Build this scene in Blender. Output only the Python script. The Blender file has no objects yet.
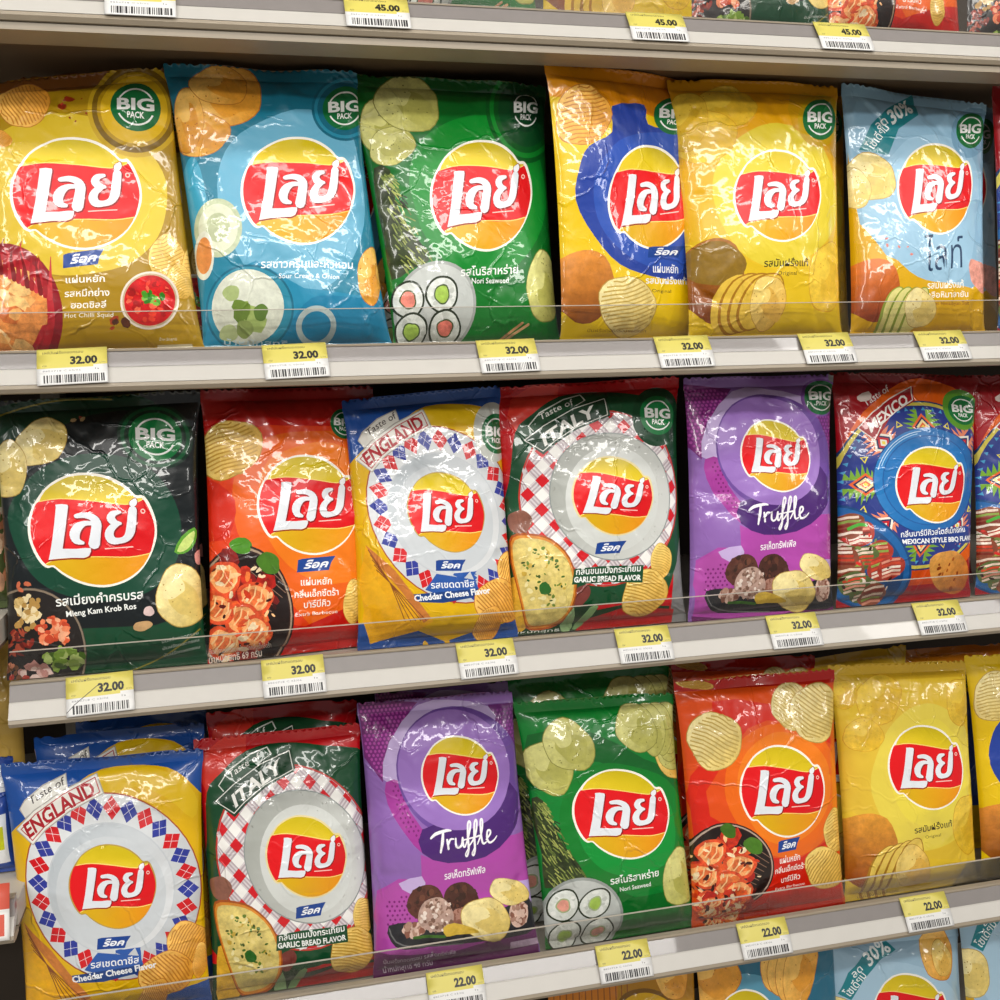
import bpy, math, random
import numpy as np
from mathutils import Vector, Matrix
from mathutils.geometry import delaunay_2d_cdt

SC = bpy.context.scene
COL = SC.collection

# ---------------------------------------------------------------- camera
cam_data = bpy.data.cameras.new('camera')
cam = bpy.data.objects.new('camera', cam_data)
COL.objects.link(cam)
cam_data.sensor_width = 36.0
cam_data.lens = 38.988
cam_data.clip_start = 0.05
cam.matrix_world = Matrix(((0.97080221, 0.05436492, -0.23363973, 0.0),
                           (-0.23837549, 0.10967133, -0.96496079, -1.10),
                           (-0.02683644, 0.99248005, 0.11942843, 1.45),
                           (0, 0, 0, 1)))
SC.camera = cam

# ---------------------------------------------------------------- light
SC.view_settings.view_transform = 'Standard'
SC.view_settings.look = 'None'
SC.view_settings.gamma = 1.0
SC.view_settings.use_curve_mapping = False
SC.view_settings.exposure = -0.26
world = bpy.data.worlds.new('store_ambient')
world.use_nodes = True
world.node_tree.nodes['Background'].inputs[0].default_value = (1.0, 0.97, 0.93, 1)
world.node_tree.nodes['Background'].inputs[1].default_value = 0.25
SC.world = world


def lamp(name, loc, target, sx, sy, power, col=(1.0, 0.97, 0.92)):
    ld = bpy.data.lights.new(name, 'AREA')
    ld.shape = 'RECTANGLE'; ld.size = sx; ld.size_y = sy
    ld.energy = power; ld.color = col
    o = bpy.data.objects.new(name, ld)
    COL.objects.link(o)
    o.location = loc
    o.rotation_euler = (Vector(target) - Vector(loc)).to_track_quat('-Z', 'Y').to_euler()
    return o


# fluorescent strips of the shop's ceiling, running along the aisle, plus an added fill
lamp('ceiling_or_fill_lamp', (0.3, -0.95, 2.95), (0.3, 0.05, 1.2), 3.6, 0.16, 27)
lamp('ceiling_or_fill_lamp', (0.3, -2.3, 2.95), (0.3, 0.0, 1.1), 3.6, 0.16, 42)
lamp('ceiling_or_fill_lamp', (-1.8, -1.7, 2.95), (0.0, 0.0, 1.1), 0.16, 2.4, 23)
lamp('ceiling_or_fill_lamp', (2.6, -1.7, 2.95), (0.5, 0.0, 1.1), 0.16, 2.4, 23)

lamp('ceiling_or_fill_lamp', (0.3, -4.0, 2.95), (0.3, 0.0, 0.9), 3.6, 0.2, 60)  # added frontal fill from farther back, brightens the lower rows


# ---------------------------------------------------------------- helpers
def s2l(c):
    c = np.asarray(c, float)
    return np.where(c <= 0.04045, c / 12.92, ((c + 0.055) / 1.055) ** 2.4)


def hexc(h):
    h = h.lstrip('#')
    return s2l([int(h[i:i + 2], 16) / 255 for i in (0, 2, 4)])


def material(name, col, rough=0.5, metal=0.0, noise=0.0, nscale=30, bump=0.0, coat=0.0, spec=0.5):
    m = bpy.data.materials.new(name); m.use_nodes = True
    nt = m.node_tree; b = nt.nodes['Principled BSDF']
    c = hexc(col)
    b.inputs['Roughness'].default_value = rough
    b.inputs['Metallic'].default_value = metal
    b.inputs['Coat Weight'].default_value = coat
    b.inputs['Specular IOR Level'].default_value = spec
    tc = nt.nodes.new('ShaderNodeTexCoord')
    n = nt.nodes.new('ShaderNodeTexNoise'); n.inputs['Scale'].default_value = nscale
    n.inputs['Detail'].default_value = 6
    nt.links.new(tc.outputs['Object'], n.inputs['Vector'])
    mx = nt.nodes.new('ShaderNodeMix'); mx.data_type = 'RGBA'
    mx.inputs['A'].default_value = (*(c * (1 - noise)), 1)
    mx.inputs['B'].default_value = (*np.minimum(c * (1 + noise), 1), 1)
    nt.links.new(n.outputs['Fac'], mx.inputs['Factor'])
    nt.links.new(mx.outputs['Result'], b.inputs['Base Color'])
    if bump:
        bp = nt.nodes.new('ShaderNodeBump'); bp.inputs['Strength'].default_value = bump
        bp.inputs['Distance'].default_value = 0.002
        nt.links.new(n.outputs['Fac'], bp.inputs['Height'])
        nt.links.new(bp.outputs['Normal'], b.inputs['Normal'])
    return m


def film_material():
    """printed glossy plastic film: print colour from the mesh, fine crinkle relief"""
    m = bpy.data.materials.new('printed_film'); m.use_nodes = True
    nt = m.node_tree; N = nt.nodes.new; L = nt.links.new
    b = nt.nodes['Principled BSDF']
    at = N('ShaderNodeAttribute'); at.attribute_name = 'print'
    uv = N('ShaderNodeUVMap')
    n1 = N('ShaderNodeTexNoise'); n1.inputs['Scale'].default_value = 9; n1.inputs['Detail'].default_value = 8
    n1.inputs['Roughness'].default_value = 0.72
    L(uv.outputs[0], n1.inputs['Vector'])
    mr = N('ShaderNodeMapRange'); mr.inputs['From Min'].default_value = 0.3; mr.inputs['From Max'].default_value = 0.7
    mr.inputs['To Min'].default_value = 0.35; mr.inputs['To Max'].default_value = 1.75
    L(n1.outputs['Fac'], mr.inputs['Value'])
    mx = N('ShaderNodeMix'); mx.data_type = 'FLOAT'; mx.inputs['A'].default_value = 1.0
    L(at.outputs['Alpha'], mx.inputs['Factor']); L(mr.outputs['Result'], mx.inputs['B'])
    vm = N('ShaderNodeVectorMath'); vm.operation = 'SCALE'
    L(at.outputs['Color'], vm.inputs[0]); L(mx.outputs['Result'], vm.inputs['Scale'])
    L(vm.outputs[0], b.inputs['Base Color'])
    b.inputs['Roughness'].default_value = 0.30
    b.inputs['Specular IOR Level'].default_value = 0.4
    b.inputs['Coat Weight'].default_value = 0.7
    b.inputs['Coat Roughness'].default_value = 0.035
    # crinkles: a few long thin folds (distorted cell edges, faded in and out) and soft waves
    n2 = N('ShaderNodeTexNoise'); n2.inputs['Scale'].default_value = 1.1; n2.inputs['Detail'].default_value = 4
    L(uv.outputs[0], n2.inputs['Vector'])
    ma = N('ShaderNodeVectorMath'); ma.operation = 'MULTIPLY_ADD'
    ma.inputs[1].default_value = (0.8, 0.8, 0.8)
    L(n2.outputs['Color'], ma.inputs[0]); L(uv.outputs[0], ma.inputs[2])
    hs = []
    for sc, wd, am, lo in ((1.15, 0.03, 0.9, 0.48), (2.7, 0.05, 0.3, 0.54), (0.75, 0.018, 0.9, 0.44)):
        vo = N('ShaderNodeTexVoronoi'); vo.feature = 'DISTANCE_TO_EDGE'; vo.inputs['Scale'].default_value = sc
        L(ma.outputs[0], vo.inputs['Vector'])
        m1 = N('ShaderNodeMapRange'); m1.interpolation_type = 'SMOOTHSTEP'
        m1.inputs['From Max'].default_value = wd; m1.inputs['To Min'].default_value = am; m1.inputs['To Max'].default_value = 0
        L(vo.outputs['Distance'], m1.inputs['Value'])
        nm = N('ShaderNodeTexNoise'); nm.inputs['Scale'].default_value = 1.3 * sc; L(uv.outputs[0], nm.inputs['Vector'])
        m2 = N('ShaderNodeMapRange'); m2.inputs['From Min'].default_value = lo; m2.inputs['From Max'].default_value = lo + .18
        L(nm.outputs['Fac'], m2.inputs['Value'])
        mm = N('ShaderNodeMath'); mm.operation = 'MULTIPLY'; L(m1.outputs[0], mm.inputs[0]); L(m2.outputs[0], mm.inputs[1]); hs.append(mm)
    n3 = N('ShaderNodeTexNoise'); n3.inputs['Scale'].default_value = 2.2; n3.inputs['Detail'].default_value = 2; L(ma.outputs[0], n3.inputs['Vector'])
    a0 = N('ShaderNodeMath'); a0.operation = 'MULTIPLY'; a0.inputs[1].default_value = 3.2; L(n3.outputs['Fac'], a0.inputs[0])
    for h in hs:
        a1 = N('ShaderNodeMath'); a1.operation = 'ADD'; L(a0.outputs[0], a1.inputs[0]); L(h.outputs[0], a1.inputs[1]); a0 = a1
    bp = N('ShaderNodeBump'); bp.inputs['Strength'].default_value = 0.8; bp.inputs['Distance'].default_value = 0.0012
    L(a0.outputs[0], bp.inputs['Height'])
    L(bp.outputs['Normal'], b.inputs['Normal']); L(bp.outputs['Normal'], b.inputs['Coat Normal'])
    return m


FILM = film_material()


def paper_material():
    m = bpy.data.materials.new('printed_paper'); m.use_nodes = True
    nt = m.node_tree; b = nt.nodes['Principled BSDF']
    at = nt.nodes.new('ShaderNodeAttribute'); at.attribute_name = 'print'
    n = nt.nodes.new('ShaderNodeTexNoise'); n.inputs['Scale'].default_value = 300
    mr = nt.nodes.new('ShaderNodeMapRange'); mr.inputs['To Min'].default_value = 0.93; mr.inputs['To Max'].default_value = 1.05
    nt.links.new(n.outputs['Fac'], mr.inputs['Value'])
    vm = nt.nodes.new('ShaderNodeVectorMath'); vm.operation = 'SCALE'
    nt.links.new(at.outputs['Color'], vm.inputs[0]); nt.links.new(mr.outputs['Result'], vm.inputs['Scale'])
    nt.links.new(vm.outputs[0], b.inputs['Base Color'])
    b.inputs['Roughness'].default_value = 0.4
    return m


PAPER = paper_material()


# ---------------------------------------------------------------- print artwork
_tc = {}


def text_mesh(s, off, res):
    k = (s, off, res)
    if k in _tc:
        return _tc[k]
    c = bpy.data.curves.new('t', 'FONT'); c.body = s; c.size = 1; c.resolution_u = res; c.offset = off
    o = bpy.data.objects.new('t', c); COL.objects.link(o)
    dg = bpy.context.evaluated_depsgraph_get()
    ev = o.evaluated_get(dg); m = ev.to_mesh()
    vs = np.array([v.co[:2] for v in m.vertices]).reshape(-1, 2)
    fs = [list(p.vertices) for p in m.polygons]
    ev.to_mesh_clear()
    bpy.data.objects.remove(o); bpy.data.curves.remove(c)
    if len(vs):
        vs[:, 0] -= vs[:, 0].min(); w = vs[:, 0].max()
        vs[:, 0] /= w; vs[:, 1] /= 0.72
    _tc[k] = (vs, fs)
    return _tc[k]


def fr(F):
    c, r, t = [np.array(p, float) for p in F]
    A = np.array([r - c, t - c])
    return lambda q: c + np.asarray(q, float) @ A


def catmull(p, n=4, closed=True):
    p = np.asarray(p, float); N = len(p); out = []
    for i in range(N if closed else N - 1):
        if closed:
            a, b, c, d = p[(i - 1) % N], p[i], p[(i + 1) % N], p[(i + 2) % N]
        else:
            a, b, c, d = p[max(i - 1, 0)], p[i], p[i + 1], p[min(i + 2, N - 1)]
        for k in range(n):
            t = k / n
            out.append(0.5 * (2 * b + (c - a) * t + (2 * a - 5 * b + 4 * c - d) * t * t + (3 * b - a - 3 * c + d) * t ** 3))
    if not closed:
        out.append(p[-1])
    return np.array(out)


def grad(c1, c2, p, q):
    """printed colour running from c1 at p to c2 at q"""
    a, b = hexc(c1), hexc(c2); p = np.array(p, float); dv = np.array(q, float) - p; L = (dv ** 2).sum()
    return lambda xy: a + (b - a) * np.clip(((xy - p) @ dv) / L, 0, 1)[:, None]


def rgrad(c1, c2, F):
    """printed colour from c1 at the centre of frame F to c2 at its rim"""
    a, b = hexc(c1), hexc(c2)
    c, r, t = [np.array(p, float) for p in F]
    inv = np.linalg.inv(np.array([r - c, t - c]))
    return lambda xy: a + (b - a) * np.clip(np.linalg.norm((xy - c) @ inv, axis=1), 0, 1)[:, None]


TH = np.linspace(0, 2 * np.pi, 41)[:-1]
AS = 1.45
K1 = lambda s: [((float(a) - 490) / 430, (465 - float(b)) / 381) for a, b in (q.split(',') for q in s.split())]
K2 = lambda s: [((float(a) - 510) / 370, (540 - float(b)) / 385) for a, b in (q.split(',') for q in s.split())]
LG_OUT = K2('490,155 560,162 640,190 710,240 755,290 790,288 815,305 840,350 868,430 880,520 872,600 845,690 800,780 740,850 660,900 570,925 480,918 400,890 330,845 285,803 255,810 225,795 190,745 158,670 140,590 140,500 155,430 190,350 240,270 300,215 370,175 430,158')
LG_TOP = K2('485,172 560,180 630,207 700,254 745,300 765,312 795,308 790,325 755,345 700,358 620,355 520,345 420,338 330,340 250,350 205,368 240,290 305,230 370,190 430,175')
LG_BOT = K2('240,785 265,760 320,742 420,720 520,720 620,722 720,712 800,695 838,680 800,765 735,838 655,887 570,910 480,903 405,875 335,832 290,792 262,795')
LG_RED = K2('205,365 250,348 330,340 420,340 520,347 620,357 700,360 755,347 790,325 800,318 815,340 845,410 865,490 865,560 850,640 838,680 800,697 720,715 620,724 520,722 420,724 320,744 265,765 240,785 205,735 172,660 156,580 156,500 170,430 185,385')
LG_L = K1('245,308 285,302 325,305 329,320 312,460 292,600 380,597 440,588 478,588 478,610 465,640 430,655 340,658 260,668 198,678 205,650 225,540 238,430 247,330')
LG_S = [(K1('384,378 440,370 492,384 516,420 512,480 500,560'), (34, 44, 52, 66, 68, 76)),
        (K1('490,422 435,425 392,455 372,500 384,542 425,555'), (30, 40, 62, 68, 52, 26)),
        (K1('668,338 625,352 612,385 640,412 672,414'), (26, 46, 56, 46, 26)),
        (K1('655,414 615,450 600,492 618,528 668,530 718,508 744,450 757,318'), (40, 50, 60, 60, 44, 50, 62, 56))]
LG_M = K1('775,240 787,265 775,292 755,300 738,290 736,268 755,250')


class Art:
    """flat print laid out in percent of the bag's width and height"""

    def __init__(self, bg, aff=None, asp=AS):
        self.v = []; self.f = []; self.c = []; self.bg = bg; self.asp = asp
        self.aff = np.array(aff, float) if aff is not None else None

    def face(self, pts, col, al=0.0):
        pts = np.asarray(pts, float)
        if len(pts) < 3:
            return
        x, y = pts[:, 0], pts[:, 1]
        if abs(np.dot(x, np.roll(y, -1)) - np.dot(y, np.roll(x, -1))) < 1e-4:
            return
        b = len(self.v)
        self.v += [tuple(p) for p in pts]; self.f.append(list(range(b, b + len(pts))))
        self.c.append((col if callable(col) else hexc(col), al))

    def poly(self, pts, col, al=0.0, sm=0):
        self.face(catmull(pts, sm) if sm else pts, col, al)

    def ell(self, F, col, al=0.0, r=1.0, n=40):
        t = np.linspace(0, 2 * np.pi, n + 1)[:-1]
        self.face(fr(F)(np.stack([np.cos(t), np.sin(t)], 1) * r), col, al)

    def ring(self, F, r0, r1, col, a0=0, a1=360, n=40, al=0):
        g = fr(F); t = np.radians(np.linspace(a0, a1, n + 1)); cs = np.stack([np.cos(t), np.sin(t)], 1)
        A = g(cs * r0); B = g(cs * r1)
        for i in range(n):
            self.face([A[i], B[i], B[i + 1], A[i + 1]], col, al)

    def stroke(self, pts, w, col, al=0, sm=0, F=None, caps=True, ws=1.0):
        """line of width w (percent of the bag width); w may vary along the line"""
        p = np.asarray(pts, float)
        W = np.full(len(p), float(w)) if np.isscalar(w) else np.asarray(w, float)
        if sm:
            W = catmull(np.stack([W, W], 1), sm, False)[:, 0]; p = catmull(p, sm, False)
        if F is None:
            g = lambda q: q; a = self.asp
        else:
            g = fr(F); a = 1.0
        q = p * [1, a] if F is None else p
        W = W / 2 * ws
        for i in range(len(q) - 1):
            d = q[i + 1] - q[i]; L = np.hypot(*d)
            if L < 1e-6:
                continue
            nrm = np.array([-d[1], d[0]]) / L
            Q = np.array([q[i] + nrm * W[i], q[i] - nrm * W[i], q[i + 1] - nrm * W[i + 1], q[i + 1] + nrm * W[i + 1]])
            self.face(g(Q / [1, a]) if F is None else g(Q), col, al)
        t = np.linspace(0, 2 * np.pi, 9)[:-1]
        for i in range(len(q)):
            if caps or 0 < i < len(q) - 1:
                Q = q[i] + W[i] * np.stack([np.cos(t), np.sin(t)], 1)
                self.face(g(Q / [1, a]) if F is None else g(Q), col, al)

    def text(self, s, F, col, off=0.0, bend=0.0, res=2, shear=0.0):
        """F = baseline start, baseline end, cap height above the start"""
        vs, fs = text_mesh(s, off, res)
        q = vs.copy()
        q[:, 1] += bend * 4 * q[:, 0] * (1 - q[:, 0])
        q[:, 0] += shear * q[:, 1]
        g = fr(F)(q)
        for f in fs:
            self.face(g[f], col)

    def otext(self, s, F, col, out, ow=0.035, **k):
        o = k.pop('off', 0.0)
        self.text(s, F, out, off=o + ow, **k); self.text(s, F, col, off=o, **k)

    def logo(self, F, rim='#fbf6ea', rimw=1.0):
        g = fr(F)
        self.face(g(catmull(np.array(LG_OUT) * rimw, 3)), rim)
        self.face(g(catmull(LG_TOP, 2)), grad('#e2c62e', '#c9b41c', g((0, .5)), g((0, 1))))
        self.face(g(catmull(LG_BOT, 2)), grad('#dcae22', '#e8941c', g((-.4, -.7)), g((.8, -.7))))
        self.face(g(catmull(LG_RED, 2)), grad('#e3161c', '#d8101a', g((-1, 0)), g((1, 0))))
        self.stroke([g(p) for p in K2('205,365 330,339 520,345 700,358 792,322')], 0.5, '#f7dc7a', sm=3)
        self.stroke([g(p) for p in K2('245,783 320,743 520,721 720,713 838,682')], 0.5, '#f7dc7a', sm=3)
        sx = 1 / 430
        for pts, w in LG_S:
            self.stroke(np.array(pts) + [.012, -.015], (np.array(w) + 11) * sx, '#8a0a10', sm=2, F=F)
        L = np.array(LG_L); c = L.mean(0)
        self.stroke(np.array(L.tolist() + [L[0]]) + [.012, -.015], 11 * sx, '#8a0a10', F=F)
        self.face(g(L), '#e4e8ee')
        self.face(g(catmull((np.array(LG_M) - np.mean(LG_M, 0)) * 1.18 + np.mean(LG_M, 0), 2)), '#8a0a10')
        self.face(g(catmull(LG_M, 2)), '#eef0f4')
        for pts, w in LG_S:
            self.stroke(pts, np.array(w) * sx, '#e4e8ee', sm=3, F=F)
        self.stroke([g(K1('570,588')[0]), g(K1('760,566')[0])], 0.55, '#f3c9c0', caps=False)
        self.ring([g((.78, .37)), g((.82, .37)), g((.78, .415))], .55, 1.0, '#f3c9c0', n=10)

    def big(self, F, col='#0f6a38', rim=None, rw=1.12):
        g = fr(F)
        if rim:
            self.ell(F, rim, r=rw)
        self.ell(F, col, n=32)
        self.ring(F, .70, .77, '#f2f4f0', 28, 152, n=16)
        self.ring(F, .70, .77, '#f2f4f0', 205, 335, n=16)
        self.text('BIG', [g((-.74, -.13)), g((.74, -.13)), g((-.74, .35))], '#f6f7f4', off=.035, res=3)
        self.text('PACK', [g((-.34, -.46)), g((.34, -.46)), g((-.34, -.21))], '#f6f7f4', off=.03)

    def rock(self, F):
        """blue slanted word badge"""
        g = fr(F)
        self.poly(g([(-.04, -.04), (.86, -.04), (.92, .5), (1.05, 1.02), (.1, .98), (-.02, .9)]), '#16418f')
        self.text('ร็อค', [g((.14, .22)), g((.8, .22)), g((.19, .74))], '#f4f6fa', off=.035, shear=.06)

    def blob(self, F, col, al=0.0, seed=0, jit=.1, n=14, sm=2, r=1.0):
        R = random.Random(seed)
        ph = [R.uniform(0, 6.28) for _ in range(3)]
        P = []
        for i in range(n):
            t = 2 * math.pi * i / n
            q = r * (1 + jit * (.6 * math.sin(2 * t + ph[0]) + .5 * math.sin(3 * t + ph[1]) + .35 * math.sin(5 * t + ph[2])))
            P.append((q * math.cos(t), q * math.sin(t)))
        self.face(catmull(fr(F)(P), sm), col, al)

    def chip(self, F, kind='gold', seed=0, ridge=None, jit=.09):
        c = {'gold': ('#f3d57c', '#dfb152', '#b98a34'), 'pale': ('#f4e4a6', '#e0c673', '#b8964a'),
             'green': ('#dcd98c', '#b8b560', '#88863e'), 'orange': ('#f6c468', '#e09a38', '#b8702a'),
             'ghost': ('#edc94a', '#dfb538', '#cf9c2a')}[kind]
        g = fr(F); R = random.Random(seed)
        self.blob(F, c[2], .35, seed, jit, r=1.0)
        self.blob(F, grad(c[0], c[1], g((-.6, .7)), g((.7, -.7))), .38, seed, jit, r=.97)
        if ridge is not None:
            rc = '#%02x%02x%02x' % tuple((int(c[1][q:q + 2], 16) + 2 * int(c[2][q:q + 2], 16)) // 3 for q in (1, 3, 5))
            a = math.radians(ridge); n = 14
            for i in range(n):
                o = -0.86 + 1.72 * i / (n - 1); h = math.sqrt(max(0, .90 ** 2 - o * o)) * .97
                ca, sa = math.cos(a), math.sin(a)
                P = [g((ca * t * h - sa * (o + .05 * math.sin(t * 3 + seed)), sa * t * h + ca * (o + .05 * math.sin(t * 3 + seed)))) for t in (-1, -.5, 0, .5, 1)]
                self.stroke(P, .5 * np.linalg.norm((g((.1, 0)) - g((0, 0))) * [1, self.asp]), rc, .1, caps=False)
        else:
            self.blob([g((.15, -.1)), g((.75, -.25)), g((.2, .45))], c[1], .25, seed + 7, .2)
            self.blob([g((-.3, .25)), g((.1, .35)), g((-.35, .6))], c[0], .2, seed + 9, .2)
            for i in range(14):
                t = R.uniform(0, 6.28); q = math.sqrt(R.uniform(0, .75))
                p = g((q * math.cos(t), q * math.sin(t))); s = R.uniform(.25, .5)
                self.face([p + [s * math.cos(x), s * math.sin(x) / self.asp] for x in (0, 1.2, 2.5, 3.8, 5)], c[2])

    def scatter(self, F, n, r0, r1, pal, seed=0, al=.8, el=.5, ang=None, edge=1.0):
        """n small irregular pieces inside the ellipse of frame F, sizes in percent of width"""
        R = random.Random(seed); g = fr(F)
        for i in range(n):
            t = R.uniform(0, 6.28); q = math.sqrt(R.random()) * edge
            p = g((q * math.cos(t), q * math.sin(t))); s = R.uniform(r0, r1)
            a = R.uniform(0, 3.14) if ang is None else math.radians(ang + R.uniform(-18, 18))
            k = R.randint(6, 8); e = R.uniform(el, min(1, el + .3)); P = []
            for j in range(k):
                u = 2 * math.pi * j / k; w = s * R.uniform(.78, 1.15)
                x, y = w * math.cos(u), w * e * math.sin(u)
                P.append((p[0] + x * math.cos(a) - y * math.sin(a), p[1] + (x * math.sin(a) + y * math.cos(a)) / self.asp))
            self.face(P, R.choice(pal), al)

    def dots(self, pts, sp, r, col):
        """halftone dots inside a polygon"""
        P = np.asarray(pts, float); x0, y0 = P.min(0); x1, y1 = P.max(0); j = 0; y = y0
        while y < y1:
            x = x0 + (sp / 2 if j % 2 else 0)
            while x < x1:
                ins = False; k = len(P) - 1
                for i in range(len(P)):
                    if (P[i][1] > y) != (P[k][1] > y) and x < (P[k][0] - P[i][0]) * (y - P[i][1]) / (P[k][1] - P[i][1]) + P[i][0]:
                        ins = not ins
                    k = i
                if ins:
                    self.face([(x + r * math.cos(t), y + r * math.sin(t) / self.asp) for t in (0, 1.05, 2.1, 3.14, 4.2, 5.25)], col)
                x += sp
            y += sp * .8 / self.asp; j += 1

    def build(self, us, vs):
        """planar subdivision of the sheet; returns verts (percent), faces, corner colours"""
        nu, nv = len(us), len(vs)
        V = [Vector((u * 100, v * 100)) for v in vs for u in us]
        F = [[j * nu + i, j * nu + i + 1, (j + 1) * nu + i + 1, (j + 1) * nu + i] for j in range(nv - 1) for i in range(nu - 1)]
        ng = len(F); b = len(V)
        if self.v:
            A = np.array(self.v)
            if self.aff is not None:
                A = A @ self.aff[:, :2].T + self.aff[:, 2]
            A = np.round(A, 3)
            cnt = np.array([[A[f].min(0), A[f].max(0)] for f in self.f])
            keep = [(f, c) for f, c, mm in zip(self.f, self.c, cnt) if mm[1][0] > 0 and mm[1][1] > 0 and mm[0][0] < 100 and mm[0][1] < 100]
            used = {}
            boxes = []
            for f, c in keep:
                q = A[f]; ar = np.dot(q[:, 0], np.roll(q[:, 1], -1)) - np.dot(q[:, 1], np.roll(q[:, 0], -1))
                if ar < 0:
                    f = f[::-1]
                boxes.append((q[:, 0].min(), q[:, 0].max(), q[:, 1].min(), q[:, 1].max()) if abs(ar) > 2e-4 else (9, 8, 9, 8))
                idx = []
                for i in f:
                    k = (A[i][0], A[i][1])
                    if k not in used:
                        used[k] = len(V); V.append(Vector(k))
                    if not idx or used[k] != idx[-1]:
                        idx.append(used[k])
                if len(idx) > 1 and idx[0] == idx[-1]:
                    idx.pop()
                F.append(idx if len(set(idx)) >= 3 else [0, 1, nu])
            cols = [c for f, c in keep]
        else:
            cols = []
        r = delaunay_2d_cdt(V, [], F, 0, 1e-5, True)
        r = delaunay_2d_cdt(V, [], F, 0, 1e-5, True)
        ov = np.array([v[:] for v in r[0]]); of = r[2]; og = r[5]

        ln = np.array([len(o) for o in og]); flat = np.concatenate([np.asarray(o, int) for o in og if len(o)])
        tri = np.array(of); own = np.repeat(np.arange(len(tri)), ln)
        inside = np.zeros(len(tri), bool); inside[own[flat < ng]] = True
        lay = np.full(len(tri), -1)
        if cols:
            k = flat >= ng; fo, ff = own[k], flat[k] - ng
            cen = ov[tri].mean(1)[fo]; B = np.array(boxes)[ff]
            ok = (cen[:, 0] >= B[:, 0]) & (cen[:, 0] <= B[:, 1]) & (cen[:, 1] >= B[:, 2]) & (cen[:, 1] <= B[:, 3])
            np.maximum.at(lay, fo[ok], ff[ok])
        tri = tri[inside]; lay = lay[inside]
        if self.aff is not None:
            iv = np.linalg.inv(self.aff[:, :2]); back = lambda xy: (xy - self.aff[:, 2]) @ iv.T
        else:
            back = lambda xy: xy
        C = np.zeros((len(tri), 3, 4))
        for l in np.unique(lay):
            m = lay == l; c, al = (self.bg, 0.0) if l < 0 else cols[l]
            if callable(c):
                C[m, :, :3] = c(back(ov[tri[m]].reshape(-1, 2))).reshape(-1, 3, 3)
            else:
                C[m, :, :3] = hexc(c) if isinstance(c, str) else c
            C[m, :, 3] = al
        lum = (C[:, :, :3] * [.2126, .7152, .0722]).sum(2, keepdims=True)
        C[:, :, :3] = np.clip(lum + (C[:, :, :3] - lum) * 1.03, 0.002, 1)
        return ov, tri, C


def mesh_from(name, V, T, C=None, UV=None, mat=None, smooth=True):
    me = bpy.data.meshes.new(name)
    used = np.unique(T); rm = np.zeros(len(V), int); rm[used] = np.arange(len(used))
    V = np.asarray(V)[used]; T2 = rm[T]; k = T.shape[1]
    me.vertices.add(len(V)); me.vertices.foreach_set('co', V.astype(np.float32).ravel())
    me.loops.add(T2.size); me.loops.foreach_set('vertex_index', T2.astype(np.int32).ravel())
    me.polygons.add(len(T2)); me.polygons.foreach_set('loop_start', np.arange(0, T2.size, k, dtype=np.int32))
    me.polygons.foreach_set('loop_total', np.full(len(T2), k, dtype=np.int32))
    me.update(calc_edges=True)
    if UV is not None:
        l = me.uv_layers.new(name='UVMap'); l.data.foreach_set('uv', np.asarray(UV)[used][T2].astype(np.float32).ravel())
    if C is not None:
        a = me.color_attributes.new('print', 'FLOAT_COLOR', 'CORNER'); a.data.foreach_set('color', C.astype(np.float32).ravel())
    if smooth:
        me.shade_smooth()
    if mat:
        me.materials.append(mat)
    return me


def obj(name, me, parent=None):
    o = bpy.data.objects.new(name, me); COL.objects.link(o)
    if parent:
        o.parent = parent
    return o


def tag(o, label=None, cat=None, group=None, kind=None):
    for k, v in (('label', label), ('category', cat), ('group', group), ('kind', kind)):
        if v:
            o[k] = v
    return o


# ---------------------------------------------------------------- the bag
SEAL_T, SEAL_B = 0.955, 0.03
_n = 58
US = 0.5 + 0.5 * (0.55 * np.sin(np.linspace(-np.pi / 2, np.pi / 2, _n)) + 0.45 * np.linspace(-1, 1, _n))
VS = np.concatenate([np.linspace(0, SEAL_B, 3)[:-1], SEAL_B + (SEAL_T - SEAL_B) * (0.5 + 0.5 * (0.35 * np.sin(np.linspace(-np.pi / 2, np.pi / 2, 78)) + 0.65 * np.linspace(-1, 1, 78))), np.linspace(SEAL_T, 1, 7)[1:]])


def bulge(u, v):
    e = np.clip(1 - np.abs(2 * u - 1) ** 2.6, 0, 1) ** 0.55
    w = np.clip((v - SEAL_B) / (SEAL_T - SEAL_B), 0, 1)
    g = np.clip(1 - np.abs(2 * w - 1) ** 2.4, 0, 1) ** 0.6
    return e * g * (1.1 - 0.28 * v), g


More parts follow.
